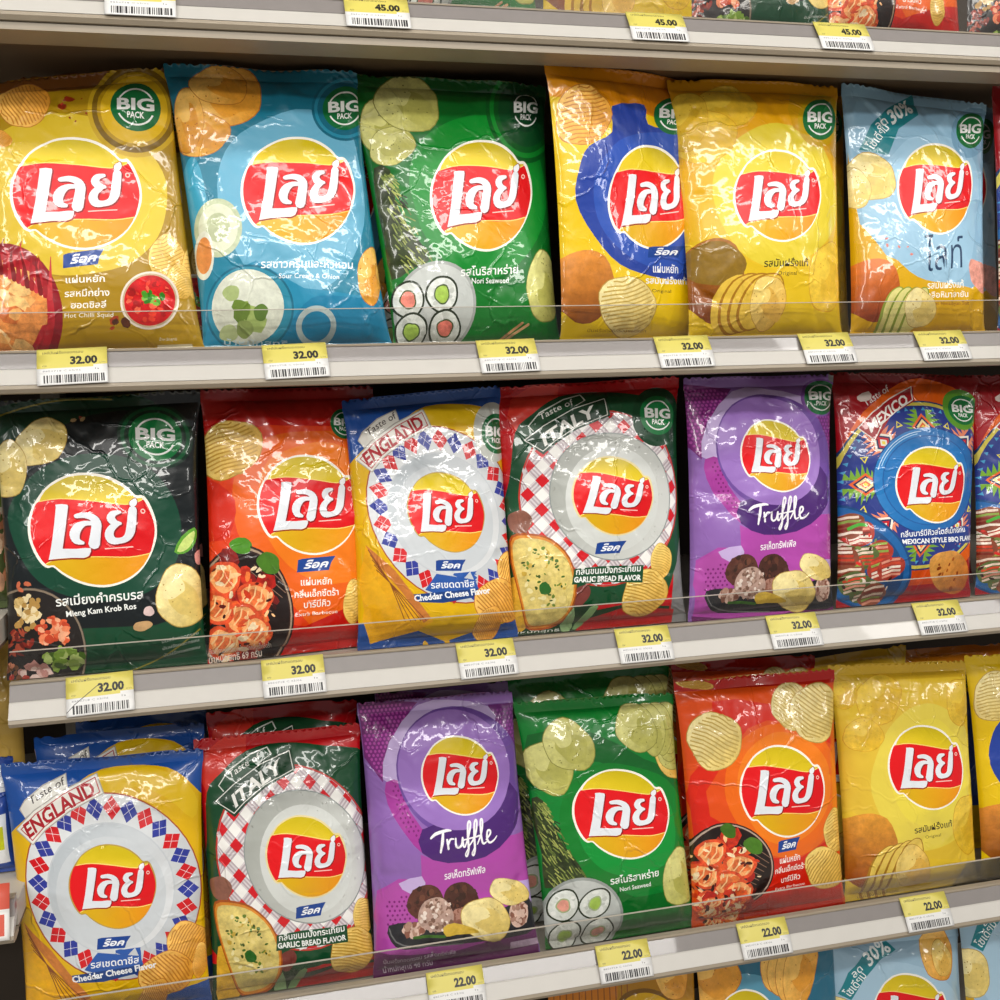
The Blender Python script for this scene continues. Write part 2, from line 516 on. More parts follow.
def crinkle(u, v, W, H, seed, amt):
    R = np.random.RandomState(seed)
    x, y = u * W, v * H; h = np.zeros_like(x)
    for _ in range(7):
        kx, ky = R.normal(0, 28, 2); h += 0.0009 * np.sin(kx * x + ky * y + R.uniform(0, 6.28))

    def crease(p0, ang, L, A, w):
        dx, dy = math.cos(ang), math.sin(ang)
        t = ((x - p0[0]) * dx + (y - p0[1]) * dy) / L; d = (x - p0[0]) * -dy + (y - p0[1]) * dx
        d = d + 0.002 * np.sin(t * 7 + p0[0] * 300)
        tp = np.clip(np.minimum(t * 6 + .3, (1 - t) * 1.6), 0, 1)
        return A * tp * np.exp(-np.abs(d) / w)
    for _ in range(13):
        h += crease((R.uniform(.04, .96) * W, SEAL_T * H), -math.pi / 2 + R.normal(0, .35), R.uniform(.025, .09), R.choice([-1, 1]) * R.uniform(.0008, .0024), R.uniform(.003, .007))
    for _ in range(10):
        h += crease((R.uniform(.04, .96) * W, SEAL_B * H), math.pi / 2 + R.normal(0, .4), R.uniform(.02, .07), R.choice([-1, 1]) * R.uniform(.0008, .002), R.uniform(.003, .006))
    for _ in range(9):
        s = R.choice([0, 1]); h += crease((s * W, R.uniform(.15, .9) * H), math.pi * s + R.normal(0, .5), R.uniform(.03, .08), R.choice([-1, 1]) * R.uniform(.0008, .0022), R.uniform(.003, .006))
    for _ in range(9):
        h += crease((R.uniform(.1, .9) * W, R.uniform(.1, .9) * H), R.uniform(0, 6.28), R.uniform(.03, .10), R.choice([-1, 1]) * R.uniform(.0005, .0013), R.uniform(.003, .005))
    return h * amt * 1.2


def rot(yaw, lean, roll):
    return Matrix.Rotation(yaw, 3, 'Z') @ Matrix.Rotation(-lean, 3, 'X') @ Matrix.Rotation(roll, 3, 'Y')


_art = {}


def chip_bag(design, pose, corners, label, seed=0, amt=1.0, aff=None, T=0.027, group=None, low=False):
    """pose = x, z, W, H, lean, roll, y0, yaw; corners = local x,z offsets of TL TR BR BL"""
    x0, z0, W, H, lean, roll, y0, yaw = pose
    group = group or 'crisp bags on the ' + ('topmost shelf' if z0 > 1.7 else 'upper row' if z0 > 1.4 else 'middle row' if z0 > 1.1 else 'lower row' if z0 > .7 else 'bottom row')
    key = (design.__name__, str(aff), low)
    us, vs = (US, VS)
    if low:
        us, vs = US[::2].tolist() + [US[-1]], np.concatenate([VS[:2], VS[2:-6:2], VS[-6:]])
        us = np.unique(us)
    if key not in _art:
        _art[key] = design(Art('#808080', aff)).build(us, vs)
    ov, tri, C = _art[key]
    cz = ov[tri].mean(1)[:, 1] / 100
    co = np.array(corners, float) + [[-W / 2, H], [W / 2, H], [W / 2, 0], [-W / 2, 0]]

    def surf(P, side):
        u = P[:, 0] / 100; v = P[:, 1] / 100
        b, g = bulge(u, v)
        uu = 0.5 + (u - 0.5) * (1 - 0.05 * g)
        xz = ((1 - uu) * v)[:, None] * co[0] + (uu * v)[:, None] * co[1] + (uu * (1 - v))[:, None] * co[2] + ((1 - uu) * (1 - v))[:, None] * co[3]
        R = np.random.RandomState(seed + 999); k1, k2, p1, p2 = R.uniform(4, 9), R.uniform(10, 18), *R.uniform(0, 6, 2)
        flap = (np.clip((v - .85) / .15, 0, 1) ** 2) * (0.004 * np.sin(k1 * u + p1) + 0.0018 * np.sin(k2 * u + p2))
        edge = np.clip(np.minimum(u, 1 - u) * 14, 0, 1) * np.clip(g * 2.5, 0, 1)
        h = crinkle(u, v, W, H, seed + (0 if side < 0 else 50), amt) * edge
        y = side * (T if side < 0 else T * .8) * b + side * h * (1 if side < 0 else .6) + flap
        seal = v > SEAL_T
        y = y + np.where(seal, 0.0004 * np.sin(v * H * 2 * math.pi / 0.0022), 0) + side * np.where(g < .001, .0004, 0)
        z = xz[:, 1] + np.where(v > .9999, 0.0011 * np.sign(np.sin(u * 46 * math.pi)) - .0011, 0)
        return np.stack([xz[:, 0], y, z], 1)
    root = bpy.data.objects.new('crisp_bag', None); COL.objects.link(root); root.empty_display_size = .02
    root.location = (x0, y0, z0); root.rotation_euler = rot(yaw, lean, roll).to_euler()
    tag(root, label, 'crisps', group)
    UV = ov / 100 * [W * 10, H * 10] + [seed * 1.37, seed * 0.73]
    V = surf(ov, -1)
    pos = len(np.unique(tri))
    for nm, m in (('pouch', (cz > SEAL_B) & (cz < SEAL_T)), ('top_seal', cz >= SEAL_T), ('bottom_seal', cz <= SEAL_B)):
        # back sheet of the same part
        gu = us[::2] if not low else us
        gu = np.unique(np.concatenate([gu, us[-1:]]))
        bv = {'pouch': np.unique(np.concatenate([vs[(vs >= SEAL_B - 1e-9) & (vs <= SEAL_T + 1e-9)][::3], [SEAL_T]])), 'top_seal': np.array([SEAL_T, 1.0]), 'bottom_seal': np.array([0, SEAL_B])}[nm]
        BP = np.array([(u * 100, v * 100) for v in bv for u in gu]); BV = surf(BP, 1); nu = len(gu)
        BT = np.array([[(j * nu + i), (j + 1) * nu + i, (j + 1) * nu + i + 1, j * nu + i, (j + 1) * nu + i + 1, j * nu + i + 1] for j in range(len(bv) - 1) for i in range(nu - 1)]).reshape(-1, 3)
        VV = np.concatenate([V, BV]); TT = np.concatenate([tri[m], BT + len(V)])
        bc = np.zeros((len(BT), 3, 4)); bc[:, :, :3] = C[0, 0, :3] if nm != 'x' else 0
        edgec = C[m][:, :, :3].reshape(-1, 3).mean(0); bc[:, :, :3] = edgec
        CC = np.concatenate([C[m], bc]); UU = np.concatenate([UV, BP / 100 * [W * 10, H * 10] + 5])
        obj(nm, mesh_from(nm, VV, TT, CC, UU, FILM), root)
    return root

# ---------------------------------------------------------------- the printed designs
def hot_chilli_squid(d):
    d.poly([(-5, -5), (105, -5), (105, 105), (-5, 105)], '#a8841c')
    d.poly([(-5, 94), (105, 94), (105, 105), (-5, 105)], '#7c4a1c')
    d.poly([(3.5, 71.3), (13.5, 78.7), (37.4, 84.8), (57.7, 82.7), (74.9, 77.8), (85.9, 70.3), (93.2, 60.3), (91.2, 47.8), (83.7, 37.3), (68.2, 29.3), (42.8, 26.8), (23.7, 30.5), (0.8, 43.3)], grad('#d3b434', '#e0c23e', (14.0, 84.2), (81.2, 39.3)), 0, 4)
    d.poly([(-3.3, 27.0), (37.3, 26.9), (64.7, 9.8), (103.5, 10.1), (103.2, -0.2), (-2.5, 0.6)], '#b8921f')
    F = [(80.8, 84.9), (102.5, 84.7), (81.8, 101.1)]
    for r, c in ((1.08, '#c9a52c'), (.98, '#7d6018'), (.86, '#b8921f'), (.78, '#e0b72c')):
        d.ell(F, c, r=r)
    d.big([(81.6, 85.7), (94.3, 85.1), (82.2, 94.8)])
    d.chip([(26.0, 89.1), (38.4, 89.5), (26.1, 79.6)], 'orange', 3, ridge=65)
    d.chip([(14.0, 76.4), (19.1, 75.4), (13.7, 73.1)], 'orange', 4, ridge=65)
    d.scatter([(47.8, 89.0), (52.2, 88.8), (48.0, 91.5)], 4, 1, 3, ['#c2331c', '#8a2a12', '#e08a3a'], 5)
    d.scatter([(49.2, 86.6), (58.0, 86.2), (49.5, 92.7)], 5, .5, 1, ['#8a2a12'], 6)
    d.logo([(48.7, 55.3), (80.5, 53.4), (51.5, 75.2)])
    # plate of squid
    d.ell([(8.4, 15.3), (37.2, 14.1), (10.2, 39.7)], '#8e1420')
    d.ell([(8.4, 15.3), (33.6, 14.2), (9.9, 36.6)], '#b5232c')
    d.blob([(11.2, 16.1), (29.0, 15.3), (12.5, 32.2)], '#d98a48', .9, 8, .1)
    d.scatter([(11.2, 16.1), (26.3, 15.4), (12.4, 31.2)], 34, 2, 7, ['#e8a860', '#f0c07a', '#c86a30', '#d98a48', '#f5d09a'], 9, .7)
    for i in range(20):
        a = (9.5, 31.5); 
        x = -6 + i * 2.0; y = a[1] + 7 - abs(i - 8) * .9
        d.stroke([(x, y - 9), (x + 1.2 * math.sin(i * 2.1), y - 2), (x + 2.5 * math.sin(i * 1.7), y + 3 + 2 * math.cos(i))], (2.6, 1.5, .4), ['#a01822', '#c2363a', '#7c1016'][i % 3], .3)
    d.rock([(40.1, 29.6), (58.6, 30.4), (40.4, 34.4)])
    d.text('แผ่นหยัก', [(40.0, 24.3), (58.5, 24.2), (40.2, 26.5)], '#fbf8ee', .015)
    d.text('รสหมึกย่าง', [(38.8, 19.7), (59.9, 19.5), (39.1, 21.9)], '#fbf8ee', .015)
    d.text('ฮอตชิลลี่', [(41.2, 15.8), (57.6, 15.6), (41.6, 17.9)], '#fbf8ee', .015)
    d.text('Hot Chilli Squid', [(37.8, 12.8), (60.4, 12.5), (38.1, 14.3)], '#fbf8ee')
    d.chip([(89.8, 31.5), (99.0, 31.3), (91.4, 40.7)], 'gold', 11, ridge=20)
    d.chip([(102.0, 28.6), (108.0, 28.4), (104.1, 38.8)], 'gold', 12, ridge=20)
    d.chip([(94.2, 24.7), (99.5, 23.2), (96.1, 30.9)], 'gold', 13, ridge=30)
    F = [(78.5, 17.9), (92.4, 18.1), (80.6, 27.5)]
    d.ell(F, '#f0e4d4'); d.ell(F, '#c8b090', r=.93); d.ell(F, '#c8161a', 0.5, r=.87)
    d.scatter(F, 46, 1, 2.6, ['#e8402c', '#d81c1c', '#f0664a', '#a80e10'], 14, .5, edge=.75)
    d.scatter([(80.3, 18.6), (85.2, 18.6), (80.7, 20.8)], 14, 1.2, 2.4, ['#4a9a2c', '#2e7a1c', '#7cb84a'], 15, .3)
    d.scatter([(62.0, 10.1), (66.8, 10.0), (62.3, 11.7)], 6, 1, 3, ['#8a2a12', '#b8441c', '#5a2a10'], 16)
    for i, x in enumerate(range(530, 650, 22)):
        d.poly([(77.4, 1.8), (94.5, 2.0), (94.5, 3.7), (78.5, 3.5)], '#e8dcb8') if i == 0 else None
    d.text('น้ำหนักสุทธิ', [(79.8, 4.8), (88.0, 4.9), (80.0, 5.7)], '#f0e8d0')
    return d


def sour_cream(d):
    d.poly([(-5, -5), (105, -5), (105, 105), (-5, 105)], grad('#186f88', '#2a86a2', (50, 100), (50, 0)))
    F = [(61.2, 60.8), (104.8, 61.2), (67.3, 96.3)]
    d.poly([(65.0, 84.3), (90.8, 81.1), (96.9, 64.4), (94.8, 44.1), (79.2, 26.4), (55.4, 18.2), (30.8, 23.7), (17.8, 42.9), (18.4, 60.7), (33.2, 74.7)], '#67abc8', 0, 4)
    d.poly([(3.6, 65.9), (9.3, 62.6), (9.4, 43.3), (-1.4, 33.9), (-6.4, 50.4)], '#3d9cba', 0, 3)
    d.poly([(9.8, 24.4), (32.1, 30.4), (56.0, 20.8), (86.4, 18.4), (109.5, 25.2), (103.4, -3.5), (-2.2, -1.8)], '#2a8cb0', 0, 0)
    d.poly([(40.0, 3.1), (54.9, 15.5), (70.7, 18.2), (108.7, 13.7), (103.4, -3.5), (38.9, -2.4)], '#1f7ea4', 0, 3)
    for k, c in ((1.5, '#15647c'), (1.38, '#2a86a2'), (1.24, '#15647c')):
        d.ell([(92.1, 86.1), (104.4, 87.1), (93.1, 94.3)], c, r=k)
    d.big([(92.1, 86.1), (104.4, 87.1), (93.1, 94.3)])
    d.chip([(28.9, 88.1), (48.0, 89.3), (31.8, 100.2)], 'orange', 21)
    d.chip([(13.1, 74.3), (27.7, 74.0), (14.9, 81.9)], 'orange', 22)
    d.chip([(7.0, 79.6), (14.9, 77.8), (10.9, 90.4)], 'orange', 26)
    d.chip([(26.4, 92.1), (42.4, 92.5), (28.2, 99.4)], 'orange', 27)
    d.logo([(60.6, 54.8), (92.0, 54.9), (65.5, 74.1)])
    F = [(14.3, 41.7), (27.0, 41.3), (16.5, 51.8)]
    d.ell(F, '#b9c3a0', .3); d.ell(F, '#d8dcc0', .2, r=.82); d.ell(F, '#b4bc96', .2, r=.5)
    d.ell([(5.0, 32.8), (10.3, 32.4), (6.7, 40.8)], '#dfe2d0', .2); d.ell([(5.0, 32.8), (9.2, 32.5), (6.3, 38.8)], '#d98a4a', .3)
    F = [(25.9, 14.6), (49.3, 14.3), (28.7, 29.1)]
    d.ring([(60.0, 8.3), (70.8, 8.3), (61.3, 14.9)], .72, 1, '#b4c2c0'); 
    d.ell(F, '#1b6a84'); d.ell(F, '#2f8aa4', r=.95)
    d.ell([(25.0, 15.2), (44.1, 15.0), (27.3, 27.5)], '#d9dccb', .25)
    for i, (x, y, r) in enumerate(((575,735,20), (600,775,24), (650,780,20), (575,825,22), (612,820,20), (590,760,14))):
        pass
    d.scatter([(21.4, 12.7), (30.9, 12.5), (22.4, 18.6)], 5, 4, 6, ['#8aa04a', '#6a8434', '#a4b86a'], 23, .2, .7)
    d.blob([(16.9, 19.7), (21.1, 19.5), (17.4, 22.4)], '#a8b87a', .2, 1); d.blob([(31.4, 13.2), (35.2, 13.1), (31.9, 16.0)], '#5c7a30', .2, 2)
    d.blob([(13.6, 6.8), (18.2, 6.7), (14.0, 9.7)], '#b4c08a', .2, 3); d.blob([(22.1, 7.9), (26.3, 7.8), (22.6, 11.0)], '#8fa05a', .2, 4)
    d.text('รสซาวครีมและหัวหอม', [(34.2, 27.9), (84.5, 27.7), (34.8, 30.6)], '#f4f8fa', .015)
    d.text('Sour Cream & Onion', [(43.1, 24.4), (75.9, 23.9), (43.5, 26.1)], '#f4f8fa', .01)
    d.chip([(94.0, 25.7), (101.9, 26.7), (96.5, 35.8)], 'orange', 24)
    d.text('น้ำหนักสุทธิ', [(10.9, 3.2), (44.1, 2.2), (11.0, 4.9)], '#cfe4ec')
    d.chip([(107.6, 26.7), (116.8, 26.6), (110.0, 36.7)], 'orange', 25)
    return d


def nori(d):
    d.poly([(-5, -5), (105, -5), (105, 105), (-5, 105)], '#0f6a26')
    d.poly([(-5, 93), (105, 93), (105, 105), (-5, 105)], '#0e5a24')
    d.poly([(61.3, 84.9), (82.7, 82.9), (95.5, 70.2), (97.6, 52.2), (85.8, 35.8), (64.4, 25.0), (41.0, 26.3), (25.1, 37.8), (19.3, 55.1), (26.4, 71.2), (43.5, 80.9)], '#15872f', 0, 4)
    d.poly([(3.1, 60.4), (19.7, 56.6), (23.4, 35.0), (40.5, 23.5), (68.7, 20.8), (89.5, 24.2), (92.5, 2.7), (-10.0, 2.5)], '#0f7426')
    F = [(88.4, 88.3), (102.0, 89.2), (89.6, 101.0)]
    for k, c in ((1.6, '#0c5a22'), (1.45, '#18872f'), (1.3, '#0c5a22'), (1.12, '#0e4a24')):
        d.ell(F, c, r=k)
    d.big([(88.4, 88.7), (97.6, 89.4), (89.3, 97.9)], col='#0d3f22')
    d.chip([(12.9, 80.3), (25.3, 78.8), (16.9, 91.3)], 'green', 31)
    d.chip([(14.2, 72.1), (25.6, 72.0), (16.3, 79.5)], 'green', 32)
    d.chip([(27.0, 88.6), (43.7, 88.1), (30.6, 100.2)], 'green', 33)
    d.poly([(3.2, 64.7), (10.9, 63.4), (11.3, 52.5), (16.3, 42.3), (24.7, 30.7), (14.2, 28.2), (2.7, 24.7), (1.9, 39.1), (1.4, 53.5)], '#2e3a1a', 1.0, 2)
    R = random.Random(5)
    for i in range(130):
        t = R.random(); a = np.array((4.7, 63.1)) * (1 - t) + np.array((7.5, 27.1)) * t; b = np.array((10.7, 62.7)) * (1 - t) + np.array((24.9, 31.4)) * t
        q = a + (b - a) * R.random()
        d.stroke([q, q + np.array([R.uniform(1, 4), R.uniform(-4, -1)])], .7, R.choice(['#7c8a46', '#a4ac5c', '#1c2610', '#5a6a30', '#8c9850']), .3, caps=False)
    d.logo([(59.4, 54.4), (89.0, 55.3), (64.1, 75.1)])
    F = [(25.2, 14.0), (49.3, 15.1), (28.0, 30.4)]
    d.ell(F, '#a8aca8', .15); d.ell(F, '#c8ccc8', .1, r=.93)
    for i, (x, y, c) in enumerate(((9.9, 17.2) + ('#e88a7a',), (29.4, 18.7) + ('#a8c85a',), (10.1, 6.2) + ('#a8c85a',), (29.7, 7.1) + ('#e07a6a',))):
        f = [(x, y), (x + 9.6, y + .6), (x, y + 6.6)]
        d.blob(f, '#26301c', 0, i, .04); d.blob(f, '#dfe3dc', .25, i, .04, r=.88)
        d.scatter(f, 26, 1, 2, ['#eef0ea', '#c8ccc4', '#d8dcd4'], 40 + i, .1, .6, edge=.75)
        d.blob(f, '#4a5a34', .3, i + 5, .1, r=.5); d.blob(f, c, .5, i + 5, .1, r=.42)
    d.text('รสโนริสาหร่าย', [(41.2, 24.9), (75.6, 26.3), (41.7, 27.8)], '#f6f8f4', .015)
    d.text('Nori Seaweed', [(47.4, 22.4), (69.5, 22.8), (47.7, 24.4)], '#f6f8f4', .01)
    d.chip([(91.4, 21.7), (102.7, 22.4), (93.2, 35.2)], 'green', 34)
    d.stroke([(62.9, 1.8), (80.0, 7.9)], 1.3, '#d8a87a'); d.stroke([(59.2, 1.3), (76.3, 8.4)], 1.3, '#c89468')
    return d


def wavy_original(d, orange=True):
    d.poly([(-5, -5), (105, -5), (105, 105), (-5, 105)], '#e6c11f')
    d.poly([(-5, 88), (50, 84), (105, 74), (105, 105), (-5, 105)], '#e2bd24' if not orange else grad('#e0941c', '#d97a14', (0, 90), (100, 95)))
    d.poly([(13.7, 70.2), (27.2, 75.8), (30.1, 85.5), (49.5, 87.4), (49.7, 80.2), (68.8, 78.5), (115.6, 72.1), (116.9, 41.1), (92.1, 24.5), (62.7, 23.6), (43.3, 24.8), (25.6, 28.8), (14.0, 38.6), (6.1, 51.3), (8.0, 62.4)], '#24409a', 0, 3)
    d.poly([(30.9, 73.1), (55.8, 77.6), (81.8, 75.0), (114.6, 64.3), (111.3, 40.9), (67.9, 26.7), (38.7, 29.0), (21.8, 37.2), (14.8, 48.4), (16.2, 61.1)], '#2c52b0', 0, 4)
    d.big([(66.9, 84.5), (79.1, 84.7), (70.2, 91.8)])
    d.chip([(14.5, 81.6), (27.9, 82.4), (18.7, 93.2)], 'orange' if orange else 'pale', 41, ridge=8)
    d.logo([(46.7, 53.4), (71.8, 53.9), (50.5, 72.5)])
    d.blob([(9.2, 21.1), (23.7, 21.0), (8.7, 33.7)], grad('#d88a38', '#8a4a18', (6.6, 31.6), (11.3, 9.1)), .35, 6, .06)
    d.chip([(30.8, 14.0), (46.6, 14.0), (29.8, 24.6)], 'pale', 42, ridge=15)
    d.rock([(42.3, 31.6), (63.0, 32.1), (42.5, 35.5)])
    d.text('แผ่นหยัก', [(44.5, 26.2), (60.2, 26.2), (44.5, 29.1)], '#f4f6fa', .015)
    d.text('รสมันฝรั่งแท้', [(40.0, 22.1), (65.3, 22.2), (39.9, 24.4)], '#f4f6fa', .015)
    d.text('Original', [(43.6, 19.0), (55.5, 18.9), (43.5, 20.2)], '#2a2a18')
    d.text('มันฝรั่งทอดกรอบแผ่นหยัก', [(12.7, 4.9), (43.0, 4.5), (12.2, 6.0)], '#6a4a14')
    return d


def original(d):
    d.poly([(-5, -5), (105, -5), (105, 105), (-5, 105)], grad('#dd9a1c', '#e2bb30', (50, 95), (50, 30)))
    d.poly([(57.6, 81.8), (80.2, 77.7), (94.0, 64.5), (97.0, 47.7), (82.1, 34.3), (54.1, 26.5), (31.2, 31.0), (17.9, 43.2), (15.1, 58.3), (23.8, 70.3), (39.6, 78.2)], '#e0ca40', 0, 4)
    d.poly([(-0.6, 37.5), (12.8, 37.4), (31.1, 29.5), (54.1, 25.0), (76.0, 29.6), (102.3, 42.3), (99.9, 1.7), (-2.5, 3.0)], '#e0bc2c')
    d.poly([(68.7, 94.4), (93.4, 93.6), (98.9, 70.0), (85.4, 74.8), (67.4, 80.4)], '#cf9a18', 0, 2)
    d.ell([(86.2, 84.6), (99.2, 85.9), (87.8, 94.0)], '#c8a01c', r=1.2)
    d.big([(86.2, 84.6), (98.4, 85.2), (87.7, 93.2)], col='#17703a')
    for F, s in (([(27.9, 87.9), (45.8, 88.2), (31.9, 97.8)], 51), ([(13.7, 76.8), (31.7, 75.0), (16.1, 87.1)], 52), ([(6.4, 83.4), (17.3, 83.0), (10.1, 94.7)], 53)):
        d.chip(F, 'ghost', s)
    d.logo([(55.1, 53.5), (83.9, 53.5), (58.2, 71.2)])
    d.blob([(13.1, 22.7), (32.3, 22.2), (12.9, 37.7)], grad('#a86a20', '#7c3c12', (15.1, 37.3), (10.4, 8.3)), .3, 6, .06)
    d.blob([(14.5, 28.5), (31.6, 28.1), (15.0, 36.6)], '#8a6a20', .3, 9, .06)
    for i in range(4):
        d.blob([(24.1, 13.7), (32.6, 16.4), (22.5, 23.8)] if i == 0 else [((24.1, 13.7)[0] + i * 6, (24.1, 13.7)[1] + .3 * i), ((37.7, 15.6)[0] + i * 6, (37.7, 15.6)[1]), ((26.1, 25.2)[0] + i * 7, (26.1, 25.2)[1])], '#a8761c', .1, 4, .05)
        d.blob([((24.1, 13.7)[0] + i * 6 + .6, (24.1, 13.7)[1] + .3 * i), ((37.2, 15.6)[0] + i * 6, (37.2, 15.6)[1]), ((26.1, 24.6)[0] + i * 7, (26.1, 24.6)[1])], '#e3bd4a', .15, 4, .05)
    d.chip([(46.9, 14.1), (58.8, 14.0), (46.3, 23.8)], 'gold', 54)
    d.text('รสมันฝรั่งแท้', [(43.2, 26.8), (72.5, 27.1), (43.2, 29.4)], '#2a2410', .015)
    d.text('Original', [(52.0, 23.8), (64.8, 23.8), (52.0, 25.3)], '#2a2410')
    d.chip([(88.2, 23.9), (102.9, 25.1), (88.6, 37.6)], 'ghost', 55)
    return d


def light_original(d):
    d.poly([(-5, -5), (105, -5), (105, 105), (-5, 105)], '#8fb6cf')
    d.poly([(0.5, 73.2), (1.2, 58.9), (4.1, 44.4), (17.5, 31.4), (51.9, 22.2), (84.8, 19.6), (107.9, 27.9), (105.4, -1.2), (-4.5, 0.2)], '#d9a81a', 0, 0)
    d.poly([(28.9, 72.8), (44.5, 80.4), (74.1, 80.8), (93.7, 65.5), (87.9, 39.5), (77.1, 24.2), (58.1, 21.4), (34.0, 25.1), (10.4, 39.4), (5.5, 50.6), (11.8, 59.7)], '#9cc2da', 0, 4)
    d.poly([(7.7, 74.2), (15.7, 84.0), (29.0, 91.8), (50.2, 100.1), (50.7, 90.7), (34.1, 83.2), (24.7, 71.8)], '#23808a')
    d.text('ลด', [(20.6, 82.2), (27.9, 85.4), (18.0, 85.1)], '#f2f8f8', .01)
    d.text('โซเดียม', [(15.5, 73.8), (28.1, 83.2), (11.5, 76.0)], '#f2f8f8', .01)
    d.text('30%', [(30.4, 84.7), (47.8, 91.8), (27.8, 90.2)], '#f2f8f8', .03, .1)
    d.ell([(87.4, 85.7), (102.1, 88.0), (90.2, 96.6)], '#7aa4c0', r=1.08)
    d.big([(87.6, 86.6), (99.2, 87.8), (89.7, 95.0)], col='#17703a')
    d.chip([(12.1, 62.9), (28.0, 63.0), (13.4, 72.8)], 'pale', 61)
    d.chip([(4.0, 58.5), (11.5, 56.6), (4.6, 66.4)], 'pale', 62)
    d.logo([(57.4, 59.2), (86.8, 60.4), (60.8, 78.3)])
    d.text('ไลท์', [(45.6, 25.2), (76.8, 27.7), (45.3, 37.8)], '#1c3a5c', -.005)
    d.text('รสมันฝรั่งแท้', [(48.8, 18.7), (77.6, 19.7), (48.4, 21.4)], '#f8f4e8', .015)
    d.text('เกลือหิมาลายัน', [(47.7, 15.2), (81.8, 16.0), (47.2, 17.5)], '#f8f4e8', .015)
    d.text('Original Himalayan Salt', [(46.4, 12.3), (83.2, 12.9), (46.0, 13.8)], '#8a4a1c')
    d.blob([(10.6, 18.6), (29.1, 18.3), (9.0, 30.2)], grad('#d8742c', '#8a3412', (7.9, 28.7), (10.0, 7.4)), .35, 6, .07)
    for i in range(4):
        x = 570 + i * 22
        d.blob([((24.0, 10.1)[0] + i * 6, (24.0, 10.1)[1]), ((32.0, 11.5)[0] + i * 6, (32.0, 11.5)[1]), ((26.1, 19.8)[0] + i * 6.5, (26.1, 19.8)[1])], '#8a9a3a', .1, 4, .05)
        d.blob([((24.0, 10.1)[0] + i * 6 + .6, (24.0, 10.1)[1]), ((31.4, 11.5)[0] + i * 6, (31.4, 11.5)[1]), ((26.1, 19.4)[0] + i * 6.5, (26.1, 19.4)[1])], '#e0d88a', .15, 4, .05)
    d.chip([(45.2, 11.4), (57.2, 11.4), (43.4, 19.0)], 'pale', 63)
    d.blob([(92.7, 25.0), (103.0, 24.4), (90.1, 32.2)], '#e09a8a', .6, 4, .15)
    d.scatter([(21.4, 36.0), (39.4, 31.4), (21.5, 39.1)], 5, .8, 1.6, ['#d8847a', '#e8b4aa'], 7)
    return d


